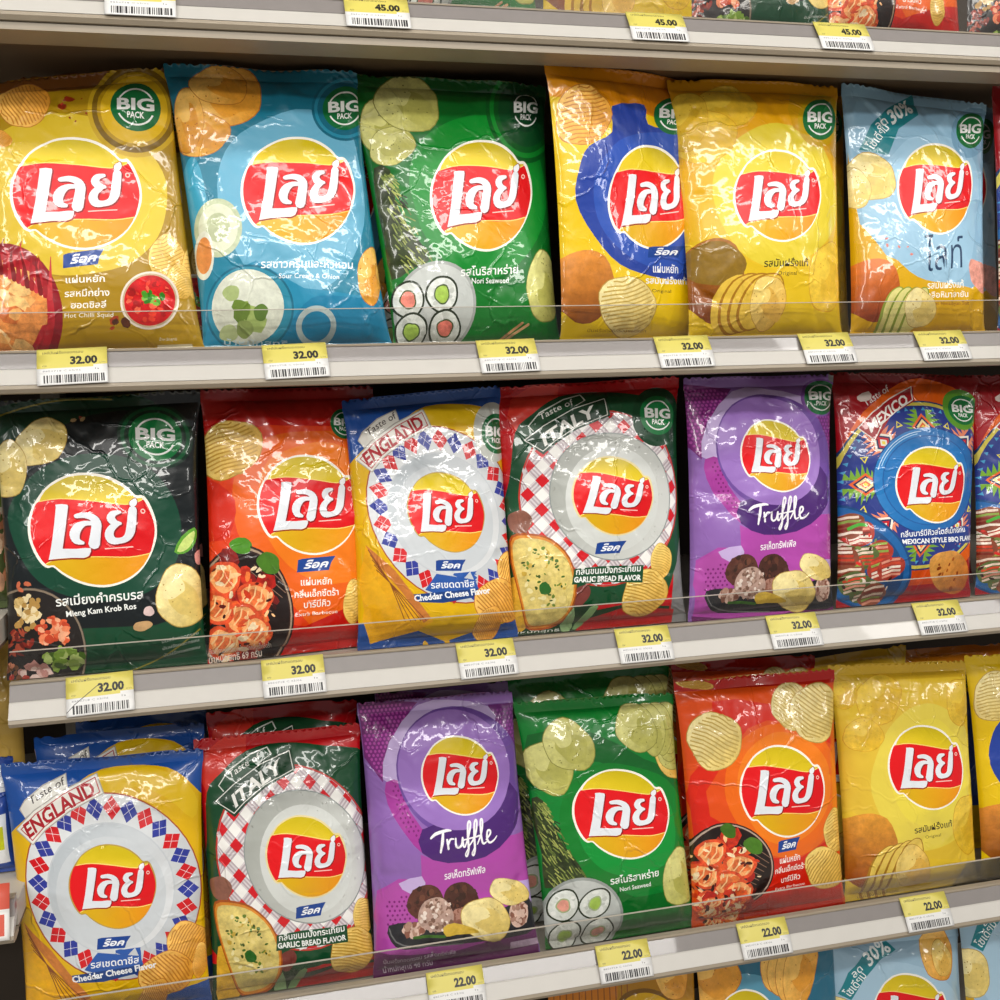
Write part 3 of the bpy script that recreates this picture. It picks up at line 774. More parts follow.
def mieng_kam(d):
    d.poly([(-5, -5), (105, -5), (105, 105), (-5, 105)], '#10171a')
    d.poly([(-6.5, 94.5), (21.6, 99.9), (61.9, 100.8), (78.1, 94.6), (47.7, 93.1), (20.8, 86.1), (-9.8, 77.2)], '#0d3a26', 0, 3)
    d.stroke([(-3.5, 93.0), (14.6, 96.9), (35.4, 99.3), (56.5, 98.6)], .9, '#8a8030', sm=3)
    d.poly([(9.1, 31.3), (38.1, 16.7), (75.4, 15.8), (102.6, 20.5), (99.6, -2.3), (7.1, -0.5)], '#12462c', 0, 0)
    d.stroke([(28.6, -1.9), (56.2, -1.0), (79.5, 4.5), (98.0, 12.8)], .7, '#8a8030', sm=3)
    d.poly([(47.5, 78.7), (71.3, 74.3), (85.9, 63.0), (91.0, 49.4), (86.6, 36.4), (72.8, 27.9), (50.1, 25.9), (26.2, 30.5), (11.8, 40.3), (3.3, 57.9), (12.2, 69.2), (27.4, 76.3)], '#0e4430', 0, 4)
    for k, c in ((1.42, '#0a3020'), (1.3, '#115a34'), (1.16, '#0a3020')):
        d.ell([(78.7, 83.4), (92.1, 82.4), (78.4, 92.0)], c, r=k)
    d.big([(78.7, 83.4), (92.1, 82.4), (78.4, 92.3)], col='#12753c')
    d.chip([(22.4, 84.0), (35.1, 86.1), (23.0, 92.9)], 'pale', 71)
    d.chip([(5.0, 75.0), (14.8, 74.4), (6.2, 85.6)], 'pale', 72)
    d.scatter([(41.5, 89.9), (45.9, 89.7), (41.5, 92.0)], 3, 1.5, 3, ['#c8a878', '#e0c8a0', '#b04a3a'], 8, .3)
    d.logo([(46.2, 51.4), (78.5, 48.7), (47.2, 71.6)])
    d.chip([(89.6, 25.3), (102.0, 24.3), (90.4, 37.5)], 'pale', 73)
    d.poly([(86.9, 41.4), (90.9, 46.8), (97.7, 49.8), (98.8, 46.4), (96.4, 42.5), (91.6, 40.5)], '#5a9a2c', .2, 2)
    d.poly([(88.4, 41.6), (91.8, 45.7), (97.4, 48.6), (97.5, 46.2), (95.3, 43.1), (91.8, 41.4)], '#c4d87a', .4, 2)
    d.blob([(99.6, 38.9), (101.9, 38.8), (99.7, 41.6)], '#d8948a', .4, 2)
    d.blob([(72.6, 21.0), (75.2, 20.9), (72.7, 22.9)], '#e0c4c0', .3, 3); d.blob([(68.9, 15.9), (73.6, 16.1), (69.2, 17.8)], '#c8a070', .3, 4)
    # dark tray of garnishes
    F = [(9.4, 8.2), (39.7, 7.8), (11.2, 32.8)]
    d.ell(F, '#3a3430'); d.ell(F, '#241f1e', r=.96); d.ring(F, .96, .99, '#8a7a68')
    d.scatter([(11.7, 25.9), (18.3, 25.6), (12.0, 30.5)], 34, 1.4, 2.4, ['#f0dcae', '#d8b878', '#b89050'], 74, .2, .7)
    d.scatter([(10.2, 19.4), (15.9, 19.2), (10.4, 22.7)], 12, 1.4, 2.4, ['#f0dcae', '#d8b878', '#b89050'], 75, .2, .7)
    d.scatter([(24.1, 16.4), (32.8, 15.9), (24.5, 21.1)], 46, 1.5, 3, ['#f08a60', '#e0603c', '#f6b08a', '#c8482c'], 76, .3, .55)
    d.scatter([(27.7, 6.5), (37.2, 5.9), (28.2, 10.3)], 40, 1.8, 3.4, ['#7a9a3c', '#4a6a20', '#b4c878', '#98b454'], 77, .3, .55)
    d.scatter([(5.9, 13.0), (12.6, 12.7), (6.2, 18.3)], 26, 1.5, 3, ['#8a2a20', '#6a1c14', '#a84a34'], 78, .4, .25)
    d.scatter([(14.4, 1.4), (22.4, 0.4), (14.7, 4.5)], 22, 1.5, 3, ['#e0b8b0', '#c89088', '#f0d4cc'], 79, .3, .6)
    d.scatter([(1.9, 1.1), (9.0, 0.7), (1.8, 5.2)], 26, 1.2, 2.4, ['#b03a2c', '#7a4a2c', '#d88a6a'], 80, .3, .6)
    d.scatter([(9.4, 33.9), (12.3, 33.8), (9.6, 36.5)], 3, 1.5, 2.5, ['#c86a4a'], 81, .3, .5)
    d.text('รสเมี่ยงคำครบรส', [(25.8, 25.3), (70.3, 25.7), (25.7, 28.5)], '#f8faf6', .015)
    d.text('Mieng Kam Krob Ros', [(30.7, 21.3), (66.3, 22.3), (30.5, 23.4)], '#f8faf6', .02)
    for y in (0, 1, 2):
        d.text('มันฝรั่งทอดกรอบ', [(78, 9 - 2.6 * y), (97, 11 - 2.6 * y), (78, 10.1 - 2.6 * y)], '#b8c0b8')
    return d


def extra_barbecue(d):
    d.poly([(-5, -5), (105, -5), (105, 105), (-5, 105)], grad('#8e0c12', '#d01c14', (50, 100), (50, 78)))
    d.poly([(-2.8, 67.3), (8.0, 81.0), (33.9, 85.7), (117.5, 83.1), (103.4, -14.9), (-16.8, -4.3), (-18.2, 60.2)], '#e0401a', 0, 0)
    d.poly([(18.9, 74.9), (35.0, 81.1), (59.8, 82.8), (102.0, 78.8), (114.9, 54.9), (103.8, 8.5), (70.8, -0.6), (37.1, 24.6), (18.0, 41.0), (12.6, 58.7)], '#e8641c', 0, 3)
    d.poly([(30.1, 68.9), (46.5, 76.2), (73.7, 77.8), (104.4, 63.5), (100.6, 32.1), (68.0, 24.9), (42.6, 33.1), (28.4, 49.2)], '#ee7c20', 0, 3)
    d.poly([(-4.4, 20.4), (27.1, 14.2), (50.3, 10.3), (81.8, 17.2), (109.7, 19.8), (103.4, -14.9), (-3.2, -5.5)], '#c21c14')
    d.poly([(-12.8, 67.7), (0.4, 67.1), (14.2, 58.6), (10.2, 45.7), (-0.6, 44.2), (-13.9, 42.7)], '#d02812', 0, 3)
    d.chip([(13.3, 77.4), (30.7, 77.3), (15.7, 88.6)], 'gold', 91, ridge=18)
    d.big([(81.3, 85.3), (89.8, 84.6), (82.1, 91.2)])
    d.logo([(56.5, 55.1), (86.8, 52.8), (59.5, 73.6)])
    d.blob([(17.2, 41.5), (22.1, 40.7), (17.4, 44.8)], '#3f7a1c', .3, 2, .1)
    F = [(18.2, 17.6), (44.4, 15.2), (18.1, 42.0)]
    d.ell(F, '#2e1812'); d.ring(F, .93, .965, '#a89078'); d.ell(F, '#1c0e0c', r=.9)
    for i in range(12):
        d.stroke([((42.4, 30.9)[0] - i * 2, (42.4, 30.9)[1] - 6 - i * 1.6), ((26.0, 36.2)[0] - i * 3, (26.0, 36.2)[1] - i * 1.6)], .4, '#8a6a58', caps=False)
    squid(d, [(14.2, 18.3), (35.3, 17.0), (14.6, 37.9)], 92)
    d.blob([(31.2, 34.8), (37.9, 33.9), (31.4, 38.6)], '#4a7a24', .3, 5, .1); d.blob([(16.1, 41.9), (22.0, 41.2), (16.6, 44.7)], '#4a8a20', .3, 5, .1)
    d.rock([(47.9, 30.6), (68.4, 30.5), (48.5, 35.4)])
    d.text('แผ่นหยัก', [(48.9, 25.5), (66.6, 25.0), (49.1, 28.0)], '#fcf6ee', .015)
    d.text('กลิ่นเอ็กซ์ตร้า', [(45.0, 21.2), (70.2, 20.7), (45.1, 23.6)], '#fcf6ee', .015)
    d.text('บาร์บีคิว', [(50.0, 17.1), (65.1, 17.0), (50.1, 19.6)], '#fcf6ee', .015)
    d.text('Extra Barbecue', [(45.2, 14.3), (69.1, 14.0), (45.3, 15.7)], '#fcf6ee')
    d.chip([(79.1, 17.4), (85.5, 16.9), (79.8, 25.8)], 'gold', 93, ridge=10)
    d.text('น้ำหนักสุทธิ 69 กรัม', [(0.7, 0.1), (28.3, 0.6), (0.5, 2.7)], '#f4e8dc', .01)
    d.text('มันฝรั่งทอดกรอบแผ่นหยักกลิ่นเอ็กซ์ตร้า', [(0.6, 3.4), (32.9, 3.6), (-0.1, 5.3)], '#f4e8dc')
    return d


def squid(d, F, s):
    g = fr(F)
    d.scatter(F, 34, 3, 7, ['#c2301c', '#e05a2c', '#a81c14', '#7c1410'], s, .9, .6)
    for i, (x, y) in enumerate(((-.35, .6), (.45, .25), (.1, -.15), (-.55, .05), (-.3, -.6), (.45, -.4))):
        f = [g((x, y)), g((x + .42, y - .12)), g((x + .12, y + .3))]
        d.blob(f, '#d8502c', .8, i, .12); d.blob(f, '#f0a468', .7, i, .12, r=.78); d.blob(f, '#dc6e3c', .9, i + 3, .12, r=.5)
        for k in range(4):
            h = fr(f); d.stroke([h((-.7 + k * .4, -.5)), h((-.5 + k * .4, .1)), h((-.55 + k * .38, .6))], .8, '#f6c890', .3, caps=False)
    d.scatter(F, 44, 1.2, 3.4, ['#c8381c', '#f6c08a', '#f0d8b0', '#e8783c'], s + 1, .6, .3)
    d.scatter(F, 14, 1, 2.4, ['#5a1008', '#3a0c08'], s + 2, .4, .4)


def england(d):
    d.poly([(-5, -5), (105, -5), (105, 105), (-5, 105)], '#1d4f9e')
    d.poly([(-17.2, 52.0), (-6.7, 68.6), (9.5, 80.1), (31.6, 89.3), (48.6, 95.3), (70.6, 95.4), (86.9, 92.2), (100.8, 81.8), (112.2, 68.7), (106.4, 0.5), (82.2, -15.0), (-1.0, -5.3), (-21.0, 23.6)], '#e3b516', 0, 3)
    d.poly([(47.3, 94.6), (70.7, 95.0), (89.8, 89.1), (98.1, 80.3), (95.3, 73.9), (81.8, 83.2), (65.7, 88.1), (49.8, 87.3)], '#e8c02a', 0, 3)
    d.poly([(-21.9, 10.4), (14.7, 11.2), (43.7, 1.4), (64.2, 5.4), (84.8, 8.5), (108.4, 10.7), (104.5, -40.0), (-25.4, -23.5)], '#24509a')
    F = [(52.7, 51.9), (98.6, 45.0), (55.7, 86.2)]
    d.ell(F, '#a84a2c', r=1.015); d.ell(F, grad('#dfe2e4', '#c4c8cc', (36.1, 78.9), (72.4, 22.4)))
    g = fr(F)
    for i in range(28):
        t = math.radians(92.5 - i * 12.857); c, s = math.cos(t), math.sin(t)
        r, h, w = .855, .128, .100
        def q(a, b):
            return g(((r + a * h) * c - b * w * s, (r + a * h) * s + b * w * c))
        cc = '#d01c24' if i % 2 == 0 else '#2f3a96'
        d.face([q(1, 0), q(0, 1), q(-1, 0), q(0, -1)], cc, .1)
        d.stroke([q(.5, .5), q(-.5, -.5)], .2, '#f0f0f4', caps=False); d.stroke([q(.5, -.5), q(-.5, .5)], .2, '#f0f0f4', caps=False)
    F2 = [(51.4, 51.8), (84.7, 47.8), (53.7, 76.0)]
    d.ell(F2, '#c6cbd0', r=1.01); d.ell(F2, grad('#b6bec4', '#e0e2e4', (29.2, 76.5), (75.5, 25.1)), r=.985)
    d.ell([(51.2, 50.3), (80.1, 47.2), (53.4, 71.2)], '#cbd0d4', r=1)
    d.logo([(52.1, 52.7), (75.4, 50.0), (54.1, 68.5)], rim='#b89a4a', rimw=.985)
    # ribbon
    d.poly([(6.6, 83.4), (9.8, 86.8), (19.5, 91.7), (31.3, 95.0), (32.1, 89.2), (18.0, 84.0), (9.5, 80.1)], '#b8b4ac'); d.poly([(7.3, 83.7), (10.1, 86.4), (19.9, 91.3), (30.9, 94.6), (31.6, 89.3), (17.8, 84.5), (9.2, 80.5)], '#e6e4dc')
    d.poly([(3.5, 75.8), (13.9, 83.0), (29.0, 89.4), (46.7, 94.4), (50.0, 86.8), (32.3, 81.4), (19.7, 75.6), (12.0, 70.2)], '#b0aca4')
    d.poly([(4.1, 76.1), (14.1, 82.6), (29.2, 88.9), (46.3, 94.0), (49.3, 87.0), (32.1, 81.9), (19.5, 76.0), (11.9, 70.7)], '#efece4')
    d.stroke([(6.4, 76.1), (14.8, 81.6), (29.5, 87.9), (45.5, 92.8), (47.7, 87.4), (31.3, 82.7), (18.8, 76.8), (11.9, 72.0), (6.4, 76.1)], .5, '#b8343a')
    d.text('Taste of', [(12.8, 84.7), (30.7, 91.3), (11.6, 87.3)], '#3a3234', .005, .16, shear=.02)
    d.text('ENGLAND', [(10.1, 72.8), (46.1, 87.0), (7.5, 77.8)], '#b01c2a', .03, .16)
    d.rock([(42.0, 30.2), (58.7, 29.5), (42.5, 34.4)])
    d.poly([(33.8, 22.9), (41.5, 28.9), (64.2, 25.6), (66.4, 20.0), (46.6, 19.0)], '#2a58a8'); d.poly([(51.2, 28.0), (54.3, 24.5), (61.8, 29.0), (64.7, 23.3)], '#2a58a8')
    d.poly([(46.7, 19.6), (49.8, 16.6), (53.7, 19.3), (50.2, 20.2)], '#c01c24')
    d.poly([(26.6, 21.4), (72.3, 22.2), (72.8, 19.6), (43.6, 17.3), (27.6, 18.3)], '#173f80')
    # cheese wedge and crisps
    d.poly([(2.7, 41.8), (17.2, 30.4), (37.0, 10.3), (28.0, 6.6), (13.9, 4.4), (1.4, 2.2), (-2.8, 12.2), (-1.5, 15.9), (-3.0, 26.7), (-0.2, 33.2)], '#eaac28', .25)
    d.poly([(2.7, 41.8), (17.3, 31.4), (35.8, 11.6), (31.3, 9.8), (20.4, 22.3), (4.9, 37.1)], '#c87a3a', .3)
    for k in range(5):
        d.stroke([((3.7, 39.9)[0] + k * .8, (3.7, 39.9)[1] - k * 2), (13.8, 26.6), ((32.9, 10.7)[0] - k * 3, (32.9, 10.7)[1])], .5, '#8a4a24', caps=False)
    d.poly([(0.4, 35.5), (6.6, 27.5), (12.7, 17.6), (3.7, 16.5), (-1.0, 18.8), (-2.7, 26.6)], '#f0b42c', .15, 2)
    d.chip([(89.8, 25.9), (101.2, 25.7), (89.9, 35.5)], 'orange', 101, ridge=50)
    d.chip([(77.4, 16.4), (92.3, 15.9), (77.0, 25.7)], 'orange', 102, ridge=-62)
    d.chip([(96.2, 18.2), (100.5, 18.6), (96.9, 25.2)], 'orange', 103, ridge=50)
    d.chip([(68.9, 7.3), (77.8, 9.6), (69.2, 14.2)], 'orange', 104, ridge=60)
    d.scatter([(43.6, -0.5), (57.6, -0.1), (43.8, 2.4)], 5, 2, 3, ['#e8b42c'], 3, .3)
    d.text('รสเชดดาชีส', [(37.3, 23.3), (63.4, 22.9), (37.4, 25.9)], '#f6f8fa', .015)
    d.text('Cheddar Cheese Flavor', [(27.0, 18.6), (72.7, 20.0), (26.7, 21.1)], '#f6f8fa', .03)
    return d


def italy(d):
    d.poly([(-5, -5), (105, -5), (105, 105), (-5, 105)], '#c4141c')
    d.poly([(3.5, 93.5), (17.8, 100.0), (31.1, 101.2), (30.1, 93.9), (13.6, 85.7), (4.1, 79.8), (0.1, 86.0)], '#d8382c', .1)
    d.poly([(4.1, 79.8), (13.8, 86.8), (30.1, 93.9), (52.2, 95.4), (77.5, 92.8), (106.0, 86.0), (111.2, 55.6), (101.5, 12.0), (68.2, 9.1), (37.1, 8.9), (-3.0, 21.6), (1.4, 61.5)], '#12492a', 0, 3)
    d.poly([(-3.5, 14.2), (37.5, 13.7), (57.5, 6.5), (75.1, 8.2), (103.8, 6.2), (103.5, -21.4), (-4.5, -10.1)], '#1c3a20')
    d.poly([(50.4, 2.6), (75.0, 6.9), (106.9, 4.8), (103.5, -21.4), (35.0, -14.3)], '#a81c1c', .2)
    F = [(56.0, 51.8), (104.4, 44.5), (60.4, 86.3)]
    d.ell(F, '#c2362c', r=1.02); d.ell(F, '#b8aab0')
    g = fr(F); n = 17; cs = 2.0 / n
    a = math.radians(-38); ca, sa = math.cos(a), math.sin(a)
    def cell(x0, y0, x1, y1, col):
        P4 = [(x0, y0), (x1, y0), (x1, y1), (x0, y1)]
        P4 = [(ca * x - sa * y, sa * x + ca * y) for x, y in P4]
        if min(math.hypot(*p) for p in P4) > 1 or max(math.hypot(*p) for p in P4) < .60:
            return
        P4 = [(x / max(1, math.hypot(x, y) / .995), y / max(1, math.hypot(x, y) / .995)) for x, y in P4]
        d.face(g(P4), col)
    for i in range(-9, 10):
        for j in range(-9, 10):
            x0, y0 = i * cs, j * cs
            if i % 2 == 0 and j % 2 == 0:
                cell(x0, y0, x0 + cs, y0 + cs, '#d01a26')
            elif i % 2 and j % 2:
                cell(x0, y0, x0 + cs, y0 + cs, '#f4f2ee')
            else:
                for k in range(3):
                    if i % 2:
                        cell(x0, y0 + cs * k / 3, x0 + cs, y0 + cs * (k + .5) / 3, '#dcd4d6')
                    else:
                        cell(x0 + cs * k / 3, y0, x0 + cs * (k + .5) / 3, y0 + cs, '#dcd4d6')
    F2 = [(61.7, 52.1), (99.1, 46.0), (65.1, 76.9)]
    d.ell(F2, '#8f9694', r=1.02); d.ell(F2, grad('#a9aca6', '#d6d8d4', (36.8, 69.8), (91.9, 25.6)))
    d.ell([(62.0, 51.0), (90.9, 46.8), (64.9, 71.9)], '#d3d6d2')
    d.logo([(62.0, 52.3), (87.3, 48.7), (64.4, 67.8)], rim='#e8d8a0')
    d.poly([(11.3, 82.2), (18.1, 87.6), (32.4, 92.8), (42.8, 94.6), (45.2, 91.9), (25.1, 84.1), (15.8, 78.3)], '#e8ece4'); d.poly([(12.0, 82.2), (18.4, 87.1), (32.5, 92.3), (42.4, 94.1), (44.2, 91.8), (24.8, 84.5), (15.9, 79.0)], '#12492a')
    d.poly([(7.9, 76.5), (19.9, 82.8), (37.7, 89.4), (56.9, 93.2), (59.0, 84.9), (39.9, 80.0), (27.2, 74.6), (19.8, 70.3)], '#0e3a22')
    d.stroke([(9.1, 76.5), (20.6, 82.1), (38.0, 88.6), (55.8, 92.2), (57.4, 85.4), (39.3, 80.9), (26.4, 75.5), (19.6, 71.7), (9.1, 76.5)], .5, '#eef0e8')
    d.text('Taste of', [(18.7, 84.2), (38.2, 90.4), (17.4, 86.6)], '#f4f4ee', .005, .16, shear=.02)
    d.text('ITALY', [(20.6, 73.7), (51.2, 85.2), (18.7, 78.4)], '#f6f6f0', .03, .14)
    d.rock([(53.2, 29.4), (70.5, 29.3), (53.7, 34.0)])
    # garlic bread
    d.blob([(7.9, 43.7), (14.7, 42.6), (8.1, 48.5)], '#8a5a4a', .3, 2); d.blob([(46.0, 12.9), (50.9, 13.6), (46.4, 17.5)], '#7a3a34', .3, 4)
    d.poly([(3.9, 21.0), (12.1, 16.7), (16.5, 0.6), (6.5, -0.0), (2.6, 2.0)], '#d8a83a', .5, 3)
    for P0, s, c in ((1.0, 0, '#a8521c'), (.955, 0, '#d88a34'), (.90, 0, '#dcc878')):
        pts = np.array([(3.5, 38.4), (14.2, 38.9), (26.0, 36.3), (37.2, 28.4), (42.5, 16.8), (41.2, 7.1), (35.0, 0.9), (23.9, -0.7), (16.5, 0.6), (11.6, 8.6), (5.7, 22.2), (3.0, 30.7)]); m = pts.mean(0)
        d.poly(m + (pts - m) * P0, c, .5 if P0 < .93 else .3, 3)
    d.scatter([(22.7, 20.7), (35.3, 18.6), (18.8, 33.9)], 30, 1, 3, ['#f0e4a8', '#e8d488', '#c8a848'], 112, .2, .6)
    d.scatter([(22.8, 21.8), (35.3, 18.6), (18.8, 33.9)], 40, .6, 1.5, ['#4a6a28', '#6a8434', '#38501c'], 113, .2, .5)
    d.poly([(19.9, 18.0), (23.4, 19.3), (27.1, 16.4), (25.9, 14.2), (21.3, 14.5)], '#2c6a28', .3, 2)
    d.poly([(36.7, 0.7), (42.2, 8.3), (44.2, -0.1), (39.7, -2.3)], '#8aa878', .2, 2); d.poly([(44.1, -1.1), (52.4, 7.8), (57.6, 7.8), (50.2, 0.4)], '#7a9a68', .2, 2)
    d.chip([(95.7, 24.8), (102.5, 23.0), (97.2, 32.4)], 'gold', 114, ridge=0)
    d.chip([(86.4, 12.2), (101.0, 9.8), (89.5, 21.7)], 'gold', 115, ridge=-8)
    d.poly([(40.1, 23.8), (55.8, 24.3), (84.2, 23.7), (84.2, 16.6), (62.1, 17.6), (39.2, 17.5)], '#12492a')
    d.text('กลิ่นขนมปังกระเทียม', [(41.3, 21.4), (82.5, 21.3), (41.2, 23.9)], '#f6f8f4', .015)
    d.text('GARLIC BREAD FLAVOR', [(40.3, 18.4), (83.1, 17.7), (40.2, 20.6)], '#f6f8f4', .035)
    d.text('น้ำหนักสุทธิ', [(6.3, -1.6), (36.4, -1.5), (6.5, -0.6)], '#e8ece4')
    return d


def truffle(d):
    d.poly([(-5, -5), (105, -5), (105, 105), (-5, 105)], '#9067b2')
    d.poly([(0.8, 101.6), (37.7, 98.6), (16.6, 85.4), (10.2, 71.2), (0.5, 80.1)], '#7a2578'); d.dots([(1.7, 100.4), (35.6, 97.6), (16.6, 85.4), (10.4, 72.3), (0.9, 80.7)], 2.6, .85, '#b04aa4')
    d.poly([(83.4, 95.2), (106.3, 95.2), (107.1, 64.4), (97.8, 65.5), (95.5, 78.6), (84.5, 90.8)], '#6e2a78'); d.dots([(85.2, 94.1), (104.3, 94.1), (104.1, 65.8), (97.2, 69.0), (95.9, 80.8)], 2.6, .8, '#93429a')
    d.poly([(37.6, 97.5), (57.7, 98.6), (83.3, 94.7), (86.2, 88.4), (62.3, 93.0), (41.3, 89.7), (27.5, 81.6), (22.6, 70.8), (10.4, 72.3), (16.6, 85.4)], '#c3addc', 0, 2)
    d.poly([(12.1, 71.2), (22.6, 70.8), (25.0, 60.8), (34.3, 51.4), (31.5, 44.9), (19.3, 54.4), (12.0, 63.5)], '#a63c9a', 0, 2); d.dots([(14.8, 70.0), (21.5, 69.8), (24.0, 60.8), (33.5, 52.6), (30.8, 47.2), (19.6, 56.6)], 2.9, .7, '#7c2272')
    d.poly([(2.3, 32.1), (15.3, 36.7), (29.4, 36.1), (29.6, 45.0), (38.9, 42.2), (66.6, 41.2), (88.9, 47.0), (103.8, 46.9), (102.5, 21.0), (94.4, -13.7), (-0.4, -4.0)], '#b04aa8')
    d.poly([(2.2, 31.0), (24.7, 36.3), (28.5, 27.1), (21.3, 18.2), (3.1, 15.2)], '#b450a8', 0, 2); d.dots([(6.4, 27.8), (20.4, 30.9), (21.4, 20.6), (6.7, 18.7)], 2.9, .7, '#7c2272')
    d.poly([(15.2, 35.0), (29.5, 37.0), (30.8, 31.5), (22.2, 30.8)], '#c8b0e0', 0, 2); d.poly([(82.8, 26.9), (99.8, 28.5), (100.4, 16.4), (92.1, 18.4)], '#bfa4dc', 0, 2)
    d.poly([(-0.3, 10.3), (43.6, 6.3), (100.2, 11.7), (98.1, -14.1), (-0.4, -4.0)], '#6c2a66')
    d.ell([(60.8, 72.1), (102.2, 67.1), (66.2, 95.5)], '#6d4a9a', r=1.0)
    d.poly([(31.7, 53.8), (55.0, 56.8), (92.9, 66.1), (97.4, 55.0), (88.9, 47.0), (70.6, 40.9), (46.5, 40.5), (30.6, 45.5)], '#4a2470', 0, 2)
    d.ell([(57.0, 73.4), (93.6, 69.5), (61.8, 94.7)], '#9a74c0')
    d.logo([(60.0, 71.2), (85.4, 68.5), (63.5, 85.3)])
    F = [(36.7, 43.5), (79.4, 43.5), (36.8, 54.6)]
    for pts, w in (((( .0,.62),(.08,.74),(.24,.80),(.31,.78)), (.03,.045,.04,.02)), (((.19,.78),(.17,.5),(.13,.12)), (.03,.05,.03)),
                   (((.24,.5),(.25,.2)), (.035,.035)), (((.25,.36),(.29,.5),(.34,.5)), (.03,.03,.02)),
                   (((.37,.5),(.365,.28),(.40,.2),(.45,.28),(.475,.5),(.475,.24),(.50,.2)), (.03,.035,.03,.03,.03,.035,.02)),
                   (((.50,.2),(.56,.5),(.61,.88),(.60,1.0),(.57,.9),(.555,.5),(.55,.1),(.52,-.12),(.50,-.05),(.56,.2)), (.02,.03,.03,.03,.03,.035,.035,.03,.02,.015)),
                   (((.56,.2),(.66,.5),(.71,.9),(.70,1.02),(.67,.9),(.65,.5),(.645,.1),(.62,-.12),(.60,-.04),(.66,.22)), (.02,.03,.03,.03,.03,.035,.035,.03,.02,.015)),
                   (((.48,.42),(.74,.5)), (.02,.025)),
                   (((.69,.24),(.77,.6),(.80,.96),(.775,1.0),(.76,.8),(.76,.4),(.78,.22),(.83,.26)), (.02,.03,.03,.03,.03,.035,.03,.02)),
                   (((.83,.34),(.90,.5),(.90,.62),(.86,.6),(.845,.36),(.88,.22),(.95,.28),(1.0,.4)), (.02,.03,.03,.03,.035,.03,.025,.015))):
        g = fr(F); d.stroke([g(p) for p in pts], np.array(w) * 38, '#fbf8fc', sm=3)
    d.text('รสเห็ดทรัฟเฟิล', [(43.7, 34.5), (70.0, 35.0), (43.7, 37.1)], '#fbf8fc', .015)
    # slate with truffles
    d.poly([(8.2, 19.9), (25.1, 20.3), (63.3, 18.3), (97.7, 22.1), (99.3, 9.7), (82.2, 8.6), (43.5, 9.7), (17.5, 10.7), (9.3, 14.1)], '#2a2a2e', .5, 2)
    d.stroke([(8.5, 18.7), (12.0, 14.0), (24.8, 11.0), (53.0, 9.4)], .8, '#6a6a6a', .4, sm=2)
    for F, s, pl in (([(31.3, 26.9), (42.7, 26.0), (32.0, 33.6)], 121, ['#5a3228', '#4a2820', '#6e4232', '#382018']), ([(53.5, 26.3), (64.6, 25.3), (54.3, 32.6)], 122, ['#4a2820', '#382018', '#5e3628']), ([(89.6, 17.0), (96.1, 15.9), (90.6, 22.2)], 125, ['#d8b8a8', '#a88070', '#8a5a4a']), ([(51.8, 20.0), (56.6, 19.5), (52.1, 22.9)], 126, ['#a87a6a', '#8a5a4a']), ([(23.1, 17.5), (30.2, 17.0), (23.2, 19.9)], 127, ['#d8b8a8', '#b08a78', '#8a5a4a'])):
        d.blob(F, pl[0], .6, s, .05); d.scatter(F, 40, 1, 2.2, pl, s, .3, .8, edge=.92)
    F = [(37.0, 21.8), (47.6, 20.9), (37.6, 28.5)]
    d.blob(F, '#b8998c', .5, 3, .07); d.scatter(F, 80, .7, 1.6, ['#e0ccc0', '#9a7a6a', '#c8a898', '#7a5a4c', '#f0e0d4'], 123, .2, .8, edge=.97)
    d.stroke([(23.0, 14.6), (32.3, 14.3), (41.7, 13.3)], 1.6, '#3f6a28', .6)
    d.chip([(84.8, 26.0), (98.5, 23.1), (84.6, 31.1)], 'pale', 128)
    d.chip([(68.1, 17.2), (84.2, 15.9), (68.2, 25.5)], 'pale', 129)
    d.poly([(41.0, 16.7), (47.8, 17.9), (59.1, 15.1), (62.8, 12.8), (49.4, 13.3), (42.7, 13.2)], '#d8b448', .3, 2)
    d.text('น้ำหนักสุทธิ 48 กรัม', [(5.9, 1.5), (35.1, 1.7), (5.3, 4.0)], '#e8d8ec', .01)
    d.text('มันฝรั่งทอดกรอบ รสเห็ดทรัฟเฟิล', [(5.4, 5.6), (48.3, 5.5), (4.9, 7.4)], '#e8d8ec')
    d.poly([(81.8, 3.1), (100.0, 3.6), (101.3, 5.9), (82.3, 6.5)], '#cbb0cc', .5)
    return d


